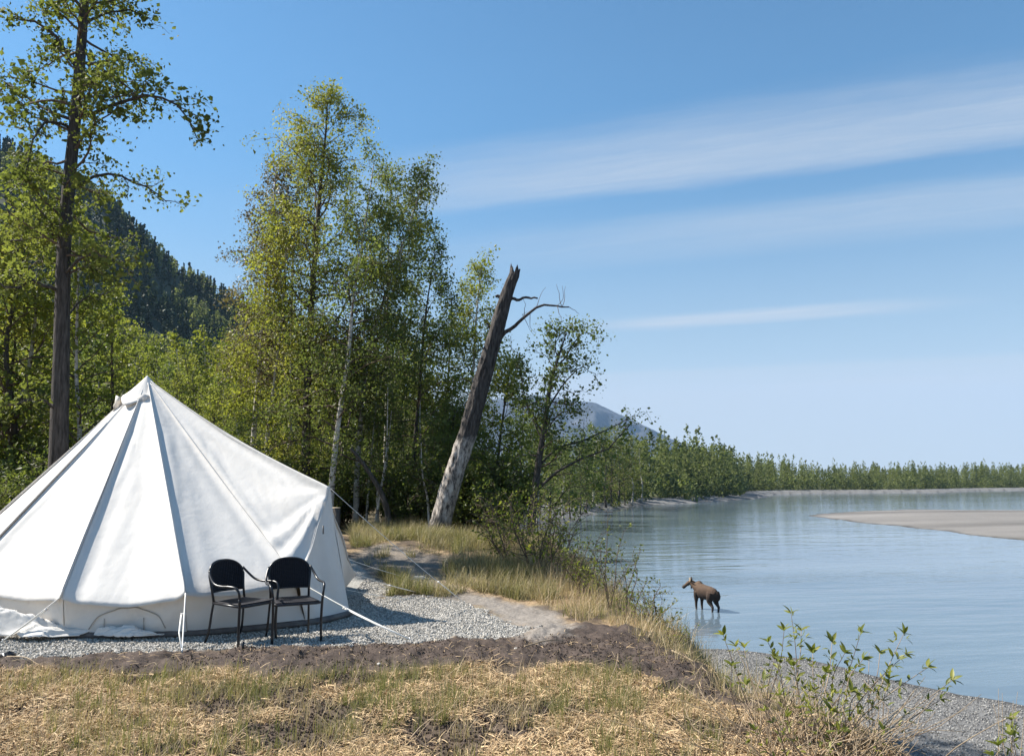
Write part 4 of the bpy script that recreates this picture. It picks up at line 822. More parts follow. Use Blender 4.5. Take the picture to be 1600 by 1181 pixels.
X, Y = rand_px(15000, -60, 1250, 1003, 1110, rg); s = sdf(X, Y, soil_poly); k = (s > -0.1) & (sdf(X, Y, pad_poly) < 0.0) & (fbm(X * 4, Y * 4, 3, 531) > 0.47)
stones('foreground_soil_crumbs', FX, FY, 0.010, rg, M['clod'], 'crumbly soil showing through the straw in the foreground', 0.4)
stones('soil_clods', X[k], Y[k], 0.008, rg, M['clod'], 'crumbly dark soil clods in front of the gravel pad', 0.4)

# ------------------------------------------------------------------ the tent
APEX = pt(230, 592, 12.05)
eave = [(-6.62, 9.72, 0.50), pt(95, 932, 9.02), pt(290, 926, 9.0), pt(466, 908, 9.78), pt(515, 762, 10.6), pt(557, 897, 11.5), (-2.75, 13.0, 0.55), (-4.1, 14.3, 0.55), (-5.7, 14.7, 0.55), (-7.1, 13.9, 0.55), (-7.85, 12.5, 0.55), (-7.7, 10.9, 0.52)]
eave = [np.array(e, float) for e in eave]
b2 = [(-6.55, 9.85), gp(100, 997), gp(292, 995), gp(478, 978), gp(546, 962), (-2.55, 11.6), (-2.85, 12.85), (-4.15, 14.15), (-5.7, 14.55), (-7.0, 13.8), (-7.72, 12.45), (-7.58, 10.95)]
base = [np.array([b[0], b[1], 0.015]) for b in b2]
tent = thing('bell_tent', 'large white canvas bell tent pitched on the gravel pad', 'tent', (APEX[0], APEX[1], 0)); TO = np.array([APEX[0], APEX[1], 0])
def canvas_obj(name, V, nu, nv, mat, th=0.004, flip=False, parent=None):
    f = grid_faces(nv, nu, False); me_ = mesh_from(name, V.reshape(-1, 3) - TO, [f[:, ::-1] if flip else f], mat, smooth=True); o = link(name, me_, parent or tent)
    md = o.modifiers.new('thick', 'SOLIDIFY'); md.thickness = th; md.offset = 0; return o
NE = len(eave); NU, NV = 64, 80
roof_edge = {}
sagv = {4: 0.10, 3: 0.03, 5: 0.06}
droop_e = {0: 0.03, 1: 0.055, 2: 0.02, 3: 0.0, 4: 0.0}
SAG = {0: 0.06, 1: 0.085, 2: 0.06, 3: 0.05, 4: 0.05}
for i in range(NE):
    e0, e1 = eave[i], eave[(i + 1) % NE]; t = np.linspace(0, 1, NU)[None, :]; v = np.linspace(0.004, 1, NV)[:, None]
    e = e0[None] * (1 - t.T) + e1[None] * t.T; e = e.copy(); e[:, 2] += droop_e.get(i, 0.03) * -4 * (t[0] * (1 - t[0])) * (1 if i in (0, 1, 2) else 0.6)
    P = APEX[None, None] + (e[None] - APEX) * v[..., None]
    nrm = np.cross(e1 - APEX, e0 - APEX); nrm /= np.linalg.norm(nrm)
    if nrm[2] > 0: nrm = -nrm       # pointing into the tent
    wlen = np.linalg.norm(e1 - e0)
    prof = 1 - np.abs(2 * t - 1) ** (10 if i in (0, 1, 2) else 4)
    s_amp = SAG.get(i, 0.1) * v * (1.5 - 0.7 * v)
    sg = prof * s_amp
    # tension folds that run out from the upper part of each rib and from the guy points
    fold = 0.022 * np.sin(t * 9 + v * 2 + i) * np.sin(math.pi * t) * v
    L0 = t * wlen * v; L1 = (1 - t) * wlen * v
    fold = fold + 0.020 * np.sin(L0 * 26 + 3 * v) * np.exp(-L0 / 0.14) * sst(v, 0.15, 0.5) + 0.020 * np.sin(L1 * 26 - 3 * v + 1) * np.exp(-L1 / 0.14) * sst(v, 0.15, 0.5)
    fold = fold + 0.020 * (fbm(t * 3 + i * 7 + 0 * v, v * 2.2 + 0 * t, 3, 601) - 0.5) * np.sin(math.pi * t) * v
    if i == 3:      # folds fanning down from the door peak
        dv = (1 - v) * np.linalg.norm(e1 - APEX) * 0.9; dt = (1 - t) * v * wlen; an = np.arctan2(dv, dt); rr_ = np.hypot(dv, dt)
        fold = fold + 0.034 * np.sin(an * 24) * np.exp(-(an / 0.42) ** 2) * sst(rr_, 0.03, 0.45) + 0.012 * np.sin(an * 11 + 1) * np.exp(-an / 1.2) * sst(rr_, 0.03, 0.3)
    wx, wy = L0 * 2.0 + i * 5, v * 3.2 + 0 * t
    crease = np.abs(fbm(wx * 1.3 + wy * 0.8, wy * 0.9 - wx * 0.3, 3, 605) - 0.5) * 2
    fold = fold + 0.009 * (1 - crease) ** 5 * np.sin(math.pi * t) ** 0.5 * sst(v, 0.05, 0.3)
    if i in (1, 2): fold = fold * (0.55 if i == 2 else 0.75)
    P = P + nrm * (sg + fold)[..., None]
    if i in (2, 3, 4, 5):                       # the ridge to the door peak hangs a little
        a = sagv.get(i, 0) * (1 - t) + sagv.get(i + 1, 0) * t; P[..., 2] -= a * np.sin(math.pi * v)
    if i not in (3, 4):                         # rolled eave edge hanging down
        k = sst(v, 0.975, 1.0); P[..., 2] -= 0.02 * k
    roof_edge[i] = P[int(NV * 0.975) - 1].copy() if i not in (3, 4) else P[-1].copy()
    canvas_obj('roof_panel', P, NU, NV, M['canvas'])
for i in range(NE):
    topc = roof_edge[i]; t = np.linspace(0, 1, NU)[:, None]
    bt = base[i] * (1 - t) + base[(i + 1) % NE] * t; c = TO.copy(); c[2] = 0
    out_ = (bt - c); out_[:, 2] = 0; out_ /= np.linalg.norm(out_, axis=1, keepdims=True); bt = bt + out_ * (0.06 * 4 * t * (1 - t) * (0 if i in (4,) else 1))
    tp = topc.copy()
    if i not in (3, 4):
        tp = tp - out_ * 0.015; tp[:, 2] -= 0.012
    else: tp = tp - out_ * 0.03 * np.sin(math.pi * t)
    v = np.linspace(0, 1, 26)[:, None, None]; P = tp[None] * (1 - v) + bt[None] * v
    wr = 0.018 * (fbm(t[:, 0][None] * 5 + i * 3 + 0 * v[..., 0], v[..., 0] * 2.0 + 0 * t[:, 0][None], 3, 611) - 0.5) * 2
    wr = wr + 0.014 * np.sin(t[:, 0][None] * 13 + v[..., 0] * 4 + i) * np.sin(math.pi * v[..., 0])
    if i == 3:    # door side: long vertical folds fanning from the peak
        wr = wr + 0.03 * np.sin(t[:, 0][None] * 11) * np.sin(math.pi * v[..., 0] ** 0.8) * (1 - t[:, 0][None] * 0.5)
    P = P + out_[None] * (wr * np.minimum(v[..., 0] * 6, 1))[..., None]
    o = canvas_obj('wall_panel', P, NU, 26, M['canvas'])
    if i == 1: wall1 = P; 
    if i == 3: wall4 = P
    # groundsheet lip
    g2 = np.stack([bt + out_ * 0.005 + [0, 0, 0.065], bt + out_ * 0.03 + [0, 0, 0.045], bt + out_ * 0.05 + [0, 0, 0.004]]); canvas_obj('groundsheet', g2, NU, 3, M['groundsheet'])
def tent_tube(name, path, r, mat, sides=6, parent=None, label=None):
    g = Geo(); tube(g, np.asarray(path, float) - TO, r, sides); o = link(name, gmesh(name, g, mat), parent or tent)
    if label: o['label'] = label
    return o
# half-moon window seam on the front wall, toggles
def on_wall(P, u, v): 
    a = P[min(int(v * 25), 24), min(int(u * (NU - 1)), NU - 1)]; return a + np.array([0.0, -0.012, 0.0])
pthw = []
for k in range(31):
    u = k / 30; pthw.append(on_wall(wall1, 0.22 + 0.62 * u, 0.26 + 0.56 * (1 - math.sin(math.pi * u) ** 0.55)))
pthw = spline(np.array(pthw)[::3], 50)
tent_tube('window_seam', pthw, 0.006, M['canvas_seam'], 5)
for u in (0.34, 0.66):
    a = on_wall(wall1, u, 0.52); b_ = on_wall(wall1, u, 0.84); tent_tube('window_tie', [a, (a + b_) / 2 + [0.004, -0.01, 0], b_], 0.005, M['canvas_seam'], 5)
tent_tube('zip_slot', [pt(505, 821, 9.99), pt(505, 834, 9.99)], 0.009, M['groundsheet'], 5)
# hem rope line along the eaves + seams on the ribs
for i in (1, 2, 3, 4): 
    if i < NE:
        v = np.linspace(0.01, 1, 30)[:, None]; pth_ = APEX + (eave[i] - APEX) * v; pth_[:, 2] -= (sagv.get(i, 0)) * np.sin(math.pi * v[:, 0]); pth_ = pth_ + [0, -0.004, 0.006]; tent_tube('rib_seam', pth_, 0.007, M['canvas'], 6)
# apex cap with pointed skirt and small flared flaps
def apex_cap():
    n, m_ = 48, 12; th = np.linspace(0, 2 * math.pi, n + 1)[None]; v = np.linspace(0, 1, m_)[:, None]
    lob = 0.5 + 0.5 * np.cos(4 * th + 0.5); ln = 0.40 + 0.14 * lob; rr = v * (ln * 0.80 + 0.06 * v * lob); z = APEX[2] + 0.05 - v * ln * 0.92 + 0.05 * v ** 4 * (1 - lob)
    P = np.stack([APEX[0] + rr * np.cos(th) + 0 * v, APEX[1] + rr * np.sin(th) + 0 * v, z + 0 * th], -1); P[..., 0] += 0.012 * np.sin(th * 9) * v; canvas_obj('apex_cap', P, n + 1, m_, M['canvas'], 0.008)
    tent_tube('pole_tip', [APEX + [0, 0, -0.1], APEX + [0, 0, 0.035]], [0.03, 0.022], M['canvas'], 8)
    for a in (-1.2, -2.6, 0.2):
        c = APEX + np.array([math.cos(a) * 0.36, math.sin(a) * 0.36, -0.36]); d = np.array([math.cos(a), math.sin(a), -0.25]); s_ = np.array([-math.sin(a), math.cos(a), 0])
        q = np.array([[c + s_ * -0.12 * (1 - k) + d * 0.0 + [0, 0, 0.05], c + d * (0.05 + 0.03 * k) + [0, 0, 0.10 * (1 - k)], c + s_ * 0.12 * (1 - k) + [0, 0, 0.05]] for k in np.linspace(0, 1, 4)])
        q[:, :, 2] -= np.linspace(0, 0.16, 4)[:, None]
        canvas_obj('vent_flap', q, 3, 4, M['canvas'])
apex_cap()
# centre pole and door pole
tent_tube('centre_pole', [(APEX[0], APEX[1], 0), (APEX[0], APEX[1], APEX[2] - 0.03)], 0.02, M['steel'], 10)
# canvas skirt pulled out and bunched on the ground at the left
def skirt(x0, x1, ybase, dep, hgt, seed, label):
    nu, nv = 110, 40; u = np.linspace(0, 1, nu)[None]; v = np.linspace(0, 1, nv)[:, None]
    X = x0 + (x1 - x0) * u + 0.05 * np.sin(v * 5); Y = ybase - dep * v * (0.75 + 0.25 * np.sin(u * 7 + seed)) * (1 - 0.5 * sst(u, 0.8, 1)) ; f = fbm(u * 5 + seed + v * 1.2, v * 3 + 0 * u, 3, 621)
    Z = 0.03 + hgt * (np.sin(math.pi * np.clip(v * 0.9 + 0.1, 0, 1)) ** 0.8) * (0.35 + 1.0 * f) * (1 - sst(u, 0.45, 1.0) * 0.9) + 0.09 * hgt * np.sin(u * 23 + v * 9) * (1 - v) + 0.16 * hgt * (1 - np.abs(fbm(u * 9 + v * 3 + seed, v * 5 - u * 4, 3, 623) - 0.5) * 2) ** 4 * (1 - sst(u, 0.7, 1)) + 0.02
    canvas_obj('canvas_skirt', np.stack([X + 0 * v, Y, Z], -1), nu, nv, M['canvas'], 0.006)['label'] = label
skirt(-6.9, -4.72, 9.28, 0.36, 0.30, 1.3, 'bunched loose canvas skirt lying on the gravel at the left')
skirt(-4.55, -3.9, 9.16, 0.14, 0.09, 4.1, 'small sunlit fold of loose canvas at the wall foot')
# guy ropes
def rope(points, label, double_from=None, peg=True, r=0.007):
    P = [np.asarray(p, float) for p in points]; d = P[-1] - P[0]; n = 14; t = np.linspace(0, 1, n)[:, None]
    pth_ = P[0] + d * t; pth_[:, 2] -= 0.03 * np.sin(math.pi * t[:, 0]) * np.linalg.norm(d) * 0.4; o = tent_tube('guy_rope', pth_, r, M['rope'], 6, None, label)
    if double_from:
        a = P[0] + d * double_from; a[2] -= 0.02; s_ = np.cross(d, [0, 0, 1.0]); s_ = s_ / np.linalg.norm(s_) * 0.03
        tent_tube('rope_tail', [a + s_, (a + P[-1]) / 2 + s_ * 1.3, P[-1]], r, M['rope'], 6, o)
        tent_tube('rope_slider', [a - s_ * 0.6, a + s_ * 1.3], 0.013, M['canvas'], 6, o)
    if peg:
        dd = d / np.linalg.norm(d); tent_tube('peg', [P[-1] + [0, 0, -0.06], P[-1] + [-dd[0] * 0.02, -dd[1] * 0.02, 0.03]], 0.007, M['steel'], 6, o)
def gnd(px, py):
    g = gp(px, py); return np.array([g[0], g[1], gz(g[0], g[1]) + 0.01])
rope([eave[1] + [0, 0, 0], gnd(2, 1004)], 'guy rope running down left over the loose canvas', 0.25)
rope([eave[2], gnd(284, 1026)], 'white doubled guy rope hanging almost straight down left of the chairs', 0.35, r=0.008)
rope([eave[3] + [0, 0, 0], gnd(642, 1001)], 'guy rope passing behind the right chair to the gravel', 0.44, r=0.008)
rope([eave[4] + [0, 0, 0.0], gnd(736, 951)], 'long guy rope from the door peak to the far gravel edge', 0.76, r=0.0045)
rope([eave[5], gnd(655, 930)], 'rear guy rope from the back eave tip', 0.5, r=0.005)
rope([(eave[5] * 0.5 + base[5] * 0.5), gnd(640, 937)], 'lowest rear guy rope close to the ground', None, r=0.005)
for e in (eave[0], eave[6], eave[7], eave[8], eave[9], eave[10], eave[11]):
    d = e - TO; d[2] = 0; d /= np.linalg.norm(d); q = e + d * 1.3; q[2] = gz(q[0], q[1]) + 0.01; rope([e, q], 'guy rope on the far side of the tent', None, r=0.005)

# ------------------------------------------------------------------ chairs
def wicker():
    m, n, L = new_mat('dark_wicker'); out = n.new('ShaderNodeOutputMaterial'); p = n.new('ShaderNodeBsdfPrincipled'); p.inputs['Roughness'].default_value = 0.62; p.inputs['Specular IOR Level'].default_value = 0.2
    tc = n.new('ShaderNodeTexCoord'); w1 = N(n, 'ShaderNodeTexWave', bands_direction='Z'); w1.inputs['Scale'].default_value = 22; L.new(tc.outputs['Object'], w1.inputs[0]); w2 = N(n, 'ShaderNodeTexWave', bands_direction='Y'); w2.inputs['Scale'].default_value = 14; L.new(tc.outputs['Object'], w2.inputs[0])
    mu = n.new('ShaderNodeMath'); mu.operation = 'MULTIPLY'; L.new(w1.outputs['Fac'], mu.inputs[0]); L.new(w2.outputs['Fac'], mu.inputs[1])
    L.new(ramp(n, L, mu.outputs[0], [(0.0, (0.008, 0.008, 0.011)), (1.0, (0.035, 0.033, 0.038))]), p.inputs['Base Color']); b = n.new('ShaderNodeBump'); b.inputs['Strength'].default_value = 0.8; b.inputs['Distance'].default_value = 0.006; L.new(mu.outputs[0], b.inputs['Height']); L.new(b.outputs[0], p.inputs['Normal']); L.new(p.outputs[0], out.inputs[0]); return m
M['wicker'] = wicker()
def solid_grid(name, V, nu, nv, mat, th, parent):
    me_ = mesh_from(name, V.reshape(-1, 3), [grid_faces(nv, nu, False)], mat, smooth=True); o = link(name, me_, parent); md = o.modifiers.new('thick', 'SOLIDIFY'); md.thickness = th; md.offset = 0; return o
def chair(label, loc, rz):
    """front is +X, width along Y"""
    t = thing('patio_chair', label, 'chair', loc, rz, 'black wicker patio chairs beside the tent'); hw = 0.235
    def bx(z): return -0.21 - 0.085 * np.clip((z - 0.42) / 0.44, 0, 1)          # the back rakes backwards
    nu, nv = 26, 18; u = np.linspace(-1, 1, nu)[None]; v = np.linspace(0, 1, nv)[:, None]
    topz = 0.70 + 0.155 * np.sqrt(np.clip(1 - np.abs(u) ** 2.6, 0, 1)); z = 0.535 + (topz - 0.535) * v; w = hw * (0.90 + 0.10 * np.clip((z - 0.53) / 0.15, 0, 1)); y = u * w; x = bx(z) - 0.055 * (1 - u ** 2) 
    solid_grid('backrest', np.stack([x, y + 0 * z, z], -1), nu, nv, M['wicker'], 0.014, t)
    ub = np.linspace(-1, 1, 29); tz = 0.70 + 0.155 * np.sqrt(np.clip(1 - np.abs(ub) ** 2.6, 0, 1)); fr = [(-0.205, -hw * 0.9, 0.42), (float(bx(0.56)), -hw * 0.93, 0.56)] + [(float(bx(a)) - 0.055 * (1 - q * q), q * hw, a) for q, a in zip(ub, tz)] + [(float(bx(0.56)), hw * 0.93, 0.56), (-0.205, hw * 0.9, 0.42)]
    g = Geo(); tube(g, fr, 0.0135, 8); link('back_frame', gmesh('back_frame', g, M['black_metal']), t)
    g = Geo(); yb = np.linspace(-0.92, 0.92, 9) * hw; tube(g, [(float(bx(.53)) - 0.055 * (1 - (a / hw) ** 2), a, 0.53) for a in yb], 0.010, 8); link('cross_bar', gmesh('cross_bar', g, M['black_metal']), t)
    x = np.linspace(-0.215, 0.245, 16)[:, None]; y = np.linspace(-1, 1, 16)[None]; yy = y * (0.205 + 0.025 * (x + 0.2) / 0.44); z = 0.428 - 0.012 * (1 - y ** 2) * np.sin(np.clip((x + 0.2) / 0.44, 0, 1) * math.pi) - 0.0 * x
    solid_grid('seat', np.stack([x + 0 * y, yy, z], -1), 16, 16, M['wicker'], 0.018, t)
    g = Geo(); loop = [(-0.215, -0.215, 0.42), (0.235, -0.25, 0.415), (0.255, -0.2, 0.413), (0.255, 0.2, 0.413), (0.235, 0.25, 0.415), (-0.215, 0.215, 0.42), (-0.225, 0, 0.42), (-0.215, -0.215, 0.42)]; tube(g, loop, 0.0135, 8); link('seat_frame', gmesh('seat_frame', g, M['black_metal']), t)
    for s in (-1, 1):
        g = Geo(); arm = spline([(float(bx(0.76)) , s * hw * 0.99, 0.765), (-0.215, s * 0.262, 0.70), (-0.12, s * 0.285, 0.635), (0.0, s * 0.295, 0.618), (0.12, s * 0.295, 0.622), (0.215, s * 0.288, 0.612), (0.255, s * 0.278, 0.565), (0.258, s * 0.268, 0.50)], 30); tube(g, arm, 0.0135, 8); link('armrest', gmesh('armrest', g, M['black_metal']), t)
        g = Geo(); tube(g, spline([(0.258, s * 0.268, 0.50), (0.255, s * 0.262, 0.40), (0.25, s * 0.258, 0.2), (0.262, s * 0.262, 0.0)], 10), [0.0145] * 10, 8); link('leg', gmesh('leg', g, M['black_metal']), t)
        g = Geo(); tube(g, spline([(-0.208, s * 0.212, 0.43), (-0.225, s * 0.22, 0.3), (-0.245, s * 0.228, 0.12), (-0.29, s * 0.235, 0.0)], 10), [0.0125] * 10, 8); link('leg', gmesh('leg', g, M['black_metal']), t)
    return t
chair('left black wicker armchair, turned towards the river, against the white tent wall', (-2.97, 9.05, 0.0), R(-30))
chair('right black wicker armchair, facing the camera, nearest the tent door', (-2.44, 9.17, 0.0), R(-64))

# ------------------------------------------------------------------ moose
def moose():
    c = gp(1102, 953, WATER); m, n, L = new_mat('moose_fur'); out = n.new('ShaderNodeOutputMaterial'); p = n.new('ShaderNodeBsdfPrincipled'); p.inputs['Roughness'].default_value = 0.85; p.inputs['Specular IOR Level'].default_value = 0.2
    tc = n.new('ShaderNodeTexCoord'); sp = n.new('ShaderNodeSeparateXYZ'); L.new(tc.outputs['Object'], sp.inputs[0]); ad = n.new('ShaderNodeMath'); ad.operation = 'MULTIPLY_ADD'; L.new(noise_n(n, L, 5, 5, 0.7), ad.inputs[0]); ad.inputs[1].default_value = 0.7; L.new(sp.outputs['Z'], ad.inputs[2])
    L.new(ramp(n, L, ad.outputs[0], [(0.0, (0.10, 0.085, 0.075)), (0.42, (0.05, 0.038, 0.03)), (0.62, (0.035, 0.026, 0.022)), (0.78, (0.065, 0.043, 0.031)), (1.0, (0.115, 0.076, 0.052))]), p.inputs['Base Color'])
    mr = n.new('ShaderNodeMapRange'); L.new(ad.outputs[0], mr.inputs[0]); mr.inputs[1].default_value = 0.3; mr.inputs[2].default_value = 2.15
    L.new(mr.outputs[0], n['Color Ramp'].inputs[0]) if 'Color Ramp' in n else None
    L.new(p.outputs[0], out.inputs[0])
    t = thing('moose', 'brown moose with small antlers wading in the shallow river, head to the left', 'moose', (c[0], c[1], WATER - 0.30), R(121))
    g = Geo()
    def limb_(pp, rr, k=22, sd=12): 
        Q = spline(pp, k); r_ = np.interp(np.linspace(0, 1, k), np.linspace(0, 1, len(rr)), rr); tube(g, Q, r_, sd)
    # trunk from elliptical rings
    st_ = np.array([(-0.98, 1.28, .05, .08), (-0.93, 1.27, .17, .22), (-0.78, 1.28, .25, .32), (-0.5, 1.31, .29, .36), (-0.1, 1.30, .33, .41), (0.25, 1.33, .33, .44), (0.48, 1.40, .28, .44), (0.66, 1.46, .19, .36), (0.78, 1.52, .08, .2)])
    tt = np.linspace(0, 1, 40); kx = np.linspace(0, 1, len(st_)); th = np.linspace(0, 2 * math.pi, 28, endpoint=False); rows = []
    for q in tt:
        x_, z_, ry, rz_ = [np.interp(q, kx, st_[:, j]) for j in range(4)]; rows.append(np.stack([np.full(28, x_), ry * np.cos(th), z_ + rz_ * np.sin(th)], 1))
    g.add(np.concatenate(rows), [grid_faces(40, 28, True), np.arange(28)[None], (np.arange(28)[::-1] + 39 * 28)[None]], 0.5)
    limb_([(0.05, 0, 1.52), (0.38, 0, 1.72), (0.58, 0, 1.66), (0.82, 0, 1.60)], [0.10, 0.17, 0.18, 0.12])
    limb_([(0.50, 0, 1.46), (0.74, 0.04, 1.60), (0.92, 0.12, 1.76), (0.98, 0.15, 1.79)], [0.30, 0.22, 0.16, 0.13])
    limb_([(0.94, 0.13, 1.79), (1.03, 0.24, 1.74), (1.11, 0.38, 1.62), (1.17, 0.49, 1.53), (1.19, 0.53, 1.50)], [0.13, 0.125, 0.095, 0.10, 0.07])
    limb_([(0.90, 0.12, 1.62), (0.93, 0.15, 1.48), (0.94, 0.16, 1.38)], [0.06, 0.045, 0.02])
    for s_, o_ in ((1, 0.05), (-1, -0.06)):
        limb_([(0.48, 0.15 * s_, 1.30), (0.47 + o_, 0.17 * s_, 1.02), (0.49 + o_, 0.17 * s_, 0.72), (0.50 + o_, 0.17 * s_, 0.52), (0.48 + o_, 0.17 * s_, 0.25), (0.49 + o_, 0.17 * s_, 0.07), (0.54 + o_, 0.17 * s_, 0.0)], [0.20, 0.15, 0.085, 0.075, 0.05, 0.048, 0.06], 26)
        limb_([(-0.66, 0.14 * s_, 1.36), (-0.66 + o_, 0.18 * s_, 1.10), (-0.60 + o_, 0.19 * s_, 0.88), (-0.74 + o_, 0.18 * s_, 0.66), (-0.82 + o_, 0.18 * s_, 0.54), (-0.78 + o_, 0.18 * s_, 0.28), (-0.76 + o_, 0.18 * s_, 0.07), (-0.70 + o_, 0.18 * s_, 0.0)], [0.26, 0.25, 0.17, 0.09, 0.075, 0.052, 0.048, 0.06], 28)
    limb_([(-0.95, 0, 1.40), (-1.01, 0, 1.30), (-1.01, 0, 1.20)], [0.05, 0.04, 0.02])
    o = link('body', gmesh('body', g, m), t); rm = o.modifiers.new('remesh', 'REMESH'); rm.mode = 'VOXEL'; rm.voxel_size = 0.024; rm.use_smooth_shade = True; sm = o.modifiers.new('smooth', 'SMOOTH'); sm.iterations = 3; sm.factor = 0.5
    # shoulder hump: dark mane ridge
    g = Geo(); tube(g, spline([(0.16, 0, 1.66), (0.36, 0, 1.83), (0.54, 0, 1.80), (0.74, 0.03, 1.76), (0.90, 0.11, 1.86)], 12), [0.04, 0.06, 0.08, 0.085, 0.08, 0.08, 0.07, 0.06, 0.05, 0.05, 0.04, 0.03], 10); dark = simple_mat('dark_fur', (0.022, 0.016, 0.013), (0.05, 0.035, 0.026), 0.85, 9); link('mane', gmesh('mane', g, dark), t)
    for s in (-1, 1):
        g = Geo(); tube(g, [(0.95 - 0.06 * s, 0.14 + 0.06 * s, 1.82), (0.93 - 0.11 * s, 0.13 + 0.10 * s, 1.92), (0.92 - 0.14 * s, 0.12 + 0.12 * s, 2.02), (0.92 - 0.15 * s, 0.12 + 0.13 * s, 2.08)], [0.03, 0.055, 0.04, 0.01], 8); link('ear', gmesh('ear', g, dark), t)
        g = Geo(); tube(g, [(0.99 - 0.05 * s, 0.20 + 0.04 * s, 1.83), (0.98 - 0.15 * s, 0.20 + 0.12 * s, 1.86), (0.97 - 0.25 * s, 0.19 + 0.21 * s, 1.92), (0.96 - 0.29 * s, 0.18 + 0.25 * s, 2.02)], [0.03, 0.028, 0.026, 0.012], 8); tube(g, [(0.975 - 0.20 * s, 0.195 + 0.165 * s, 1.89), (1.00 - 0.22 * s, 0.22 + 0.18 * s, 1.99)], [0.022, 0.01], 6); link('antler', gmesh('antler', g, M['antler']), t)
        g = Geo(); tube(g, [(1.06 - 0.09 * s, 0.30 + 0.06 * s, 1.73), (1.065 - 0.105 * s, 0.305 + 0.07 * s, 1.73)], [0.016, 0.012], 6); link('eye', gmesh('eye', g, M['black_metal']), t)
    g = Geo(); tube(g, [(1.145, 0.44, 1.57), (1.185, 0.52, 1.50), (1.21, 0.57, 1.45)], [0.098, 0.10, 0.06], 10); link('muzzle', gmesh('muzzle', g, dark), t)
moose()

# ------------------------------------------------------------------ foreground shrub with big leaves
def leaf_mesh(seed):
    rs = np.random.RandomState(seed); n = 6; x = np.linspace(0, 1, n); w = 0.17 * np.sin(math.pi * x ** 0.8) ** 0.9; w[0] = 0.008; w[-1] = 0.002; bend = -0.22 * x ** 2 * (0.5 + rs.rand()); fold = 0.35
    V = []; 
    for k in range(n): V += [(x[k], -w[k], bend[k] + w[k] * fold), (x[k], 0, bend[k]), (x[k], w[k], bend[k] + w[k] * fold)]
    Fq = []
    for k in range(n - 1): Fq += [(3 * k, 3 * k + 3, 3 * k + 4, 3 * k + 1), (3 * k + 1, 3 * k + 4, 3 * k + 5, 3 * k + 2)]
    return mesh_from('leaf', np.array(V), [np.array(Fq)], M['willow_leaf'], np.full(3 * n, 0.25 + 0.25 * seed), smooth=True)
LM = [leaf_mesh(k) for k in range(4)]
def leafy_shrub(label, base_px, Y, tips, seed, group=None, every=3, lsz=0.068, maxl=290, stalks=10, r=0.0055):
    rs = np.random.RandomState(seed); X = (base_px - 800) / F * Y; z = gz(X, Y) - 0.04; b = np.array([X, Y, z]); t = thing('willow_shrub', label, 'shrub', tuple(b), 0, group); cnt = 0
    for ti, (tx, ty, dY, ln) in enumerate(tips):
        e = pt(tx, ty, Y + dY) - b; s0 = rs.normal(size=3) * [0.10, 0.10, 0]; mid = s0 + (e - s0) * 0.5 + rs.normal(size=3) * 0.035 + np.array([0, 0, -0.04]); Q = spline([s0, s0 + (mid - s0) * 0.5 + rs.normal(size=3) * 0.02, mid, mid + (e - mid) * 0.55 + rs.normal(size=3) * 0.02, e], 16); g = Geo(); tube(g, Q, np.linspace(r, 0.0018, 16), 6)
        st = link('stem', gmesh('stem', g, M['tan_twig'] if ti % 3 else M['twig']), t)
        def put_leaf(p, d, s):
            nonlocal cnt
            if cnt >= maxl: return
            cnt += 1; d = d / np.linalg.norm(d); o = link('leaf', LM[rs.randint(4)], st); o.location = p; up_ = Vector((rs.normal() * .5, rs.normal() * .5, 1)); xd = Vector(d); yd = up_.cross(xd).normalized(); zd = xd.cross(yd); Mx = Matrix((xd, yd, zd)).transposed(); o.rotation_euler = Mx.to_euler(); o.scale = (s, s, s)
        T = Q[-1] - Q[-2]; T /= np.linalg.norm(T)
        for k in range(5): a = k * 1.25 + rs.rand(); A = np.cross(T, [0.3, 0.2, 1.0]); A /= np.linalg.norm(A); B = np.cross(T, A); put_leaf(Q[-1], T * (0.55 + 0.6 * rs.rand()) + (A * math.cos(a) + B * math.sin(a)) * 0.8, lsz * (0.75 + 0.6 * rs.rand()))
        for k in range(16 - ln, 15):
            T = Q[k] - Q[k - 1]; T /= np.linalg.norm(T); A = np.cross(T, rs.normal(size=3)); A /= np.linalg.norm(A)
            for s_ in (1, -1):
                if rs.rand() < 0.88:
                    d = T * 0.7 + A * s_ * 0.8
                    if rs.rand() < 0.5:
                        q2 = Q[k] + d * 0.045; 
                        for _ in range(3): put_leaf(q2, d + rs.normal(size=3) * 0.5, lsz * (0.5 + 0.4 * rs.rand()))
                    else: put_leaf(Q[k], d, lsz * (0.55 + 0.55 * rs.rand()))
    g = Geo()
    for k in range(stalks):
        s0 = rs.normal(size=3) * [0.22, 0.16, 0]; d = rs.normal(size=3) * [0.9, 0.6, 0.2] + [0.0, 0, 0.8]; Q = spline([s0, s0 + d * 0.12, s0 + d * 0.26 + rs.normal(size=3) * 0.04, s0 + d * 0.4 + rs.normal(size=3) * 0.07], 8); tube(g, Q, np.linspace(0.004, 0.0015, 8), 5)
    if stalks: link('dead_stalks', gmesh('dead_stalks', g, M['tan_twig']), t, kind='stuff')
    return cnt
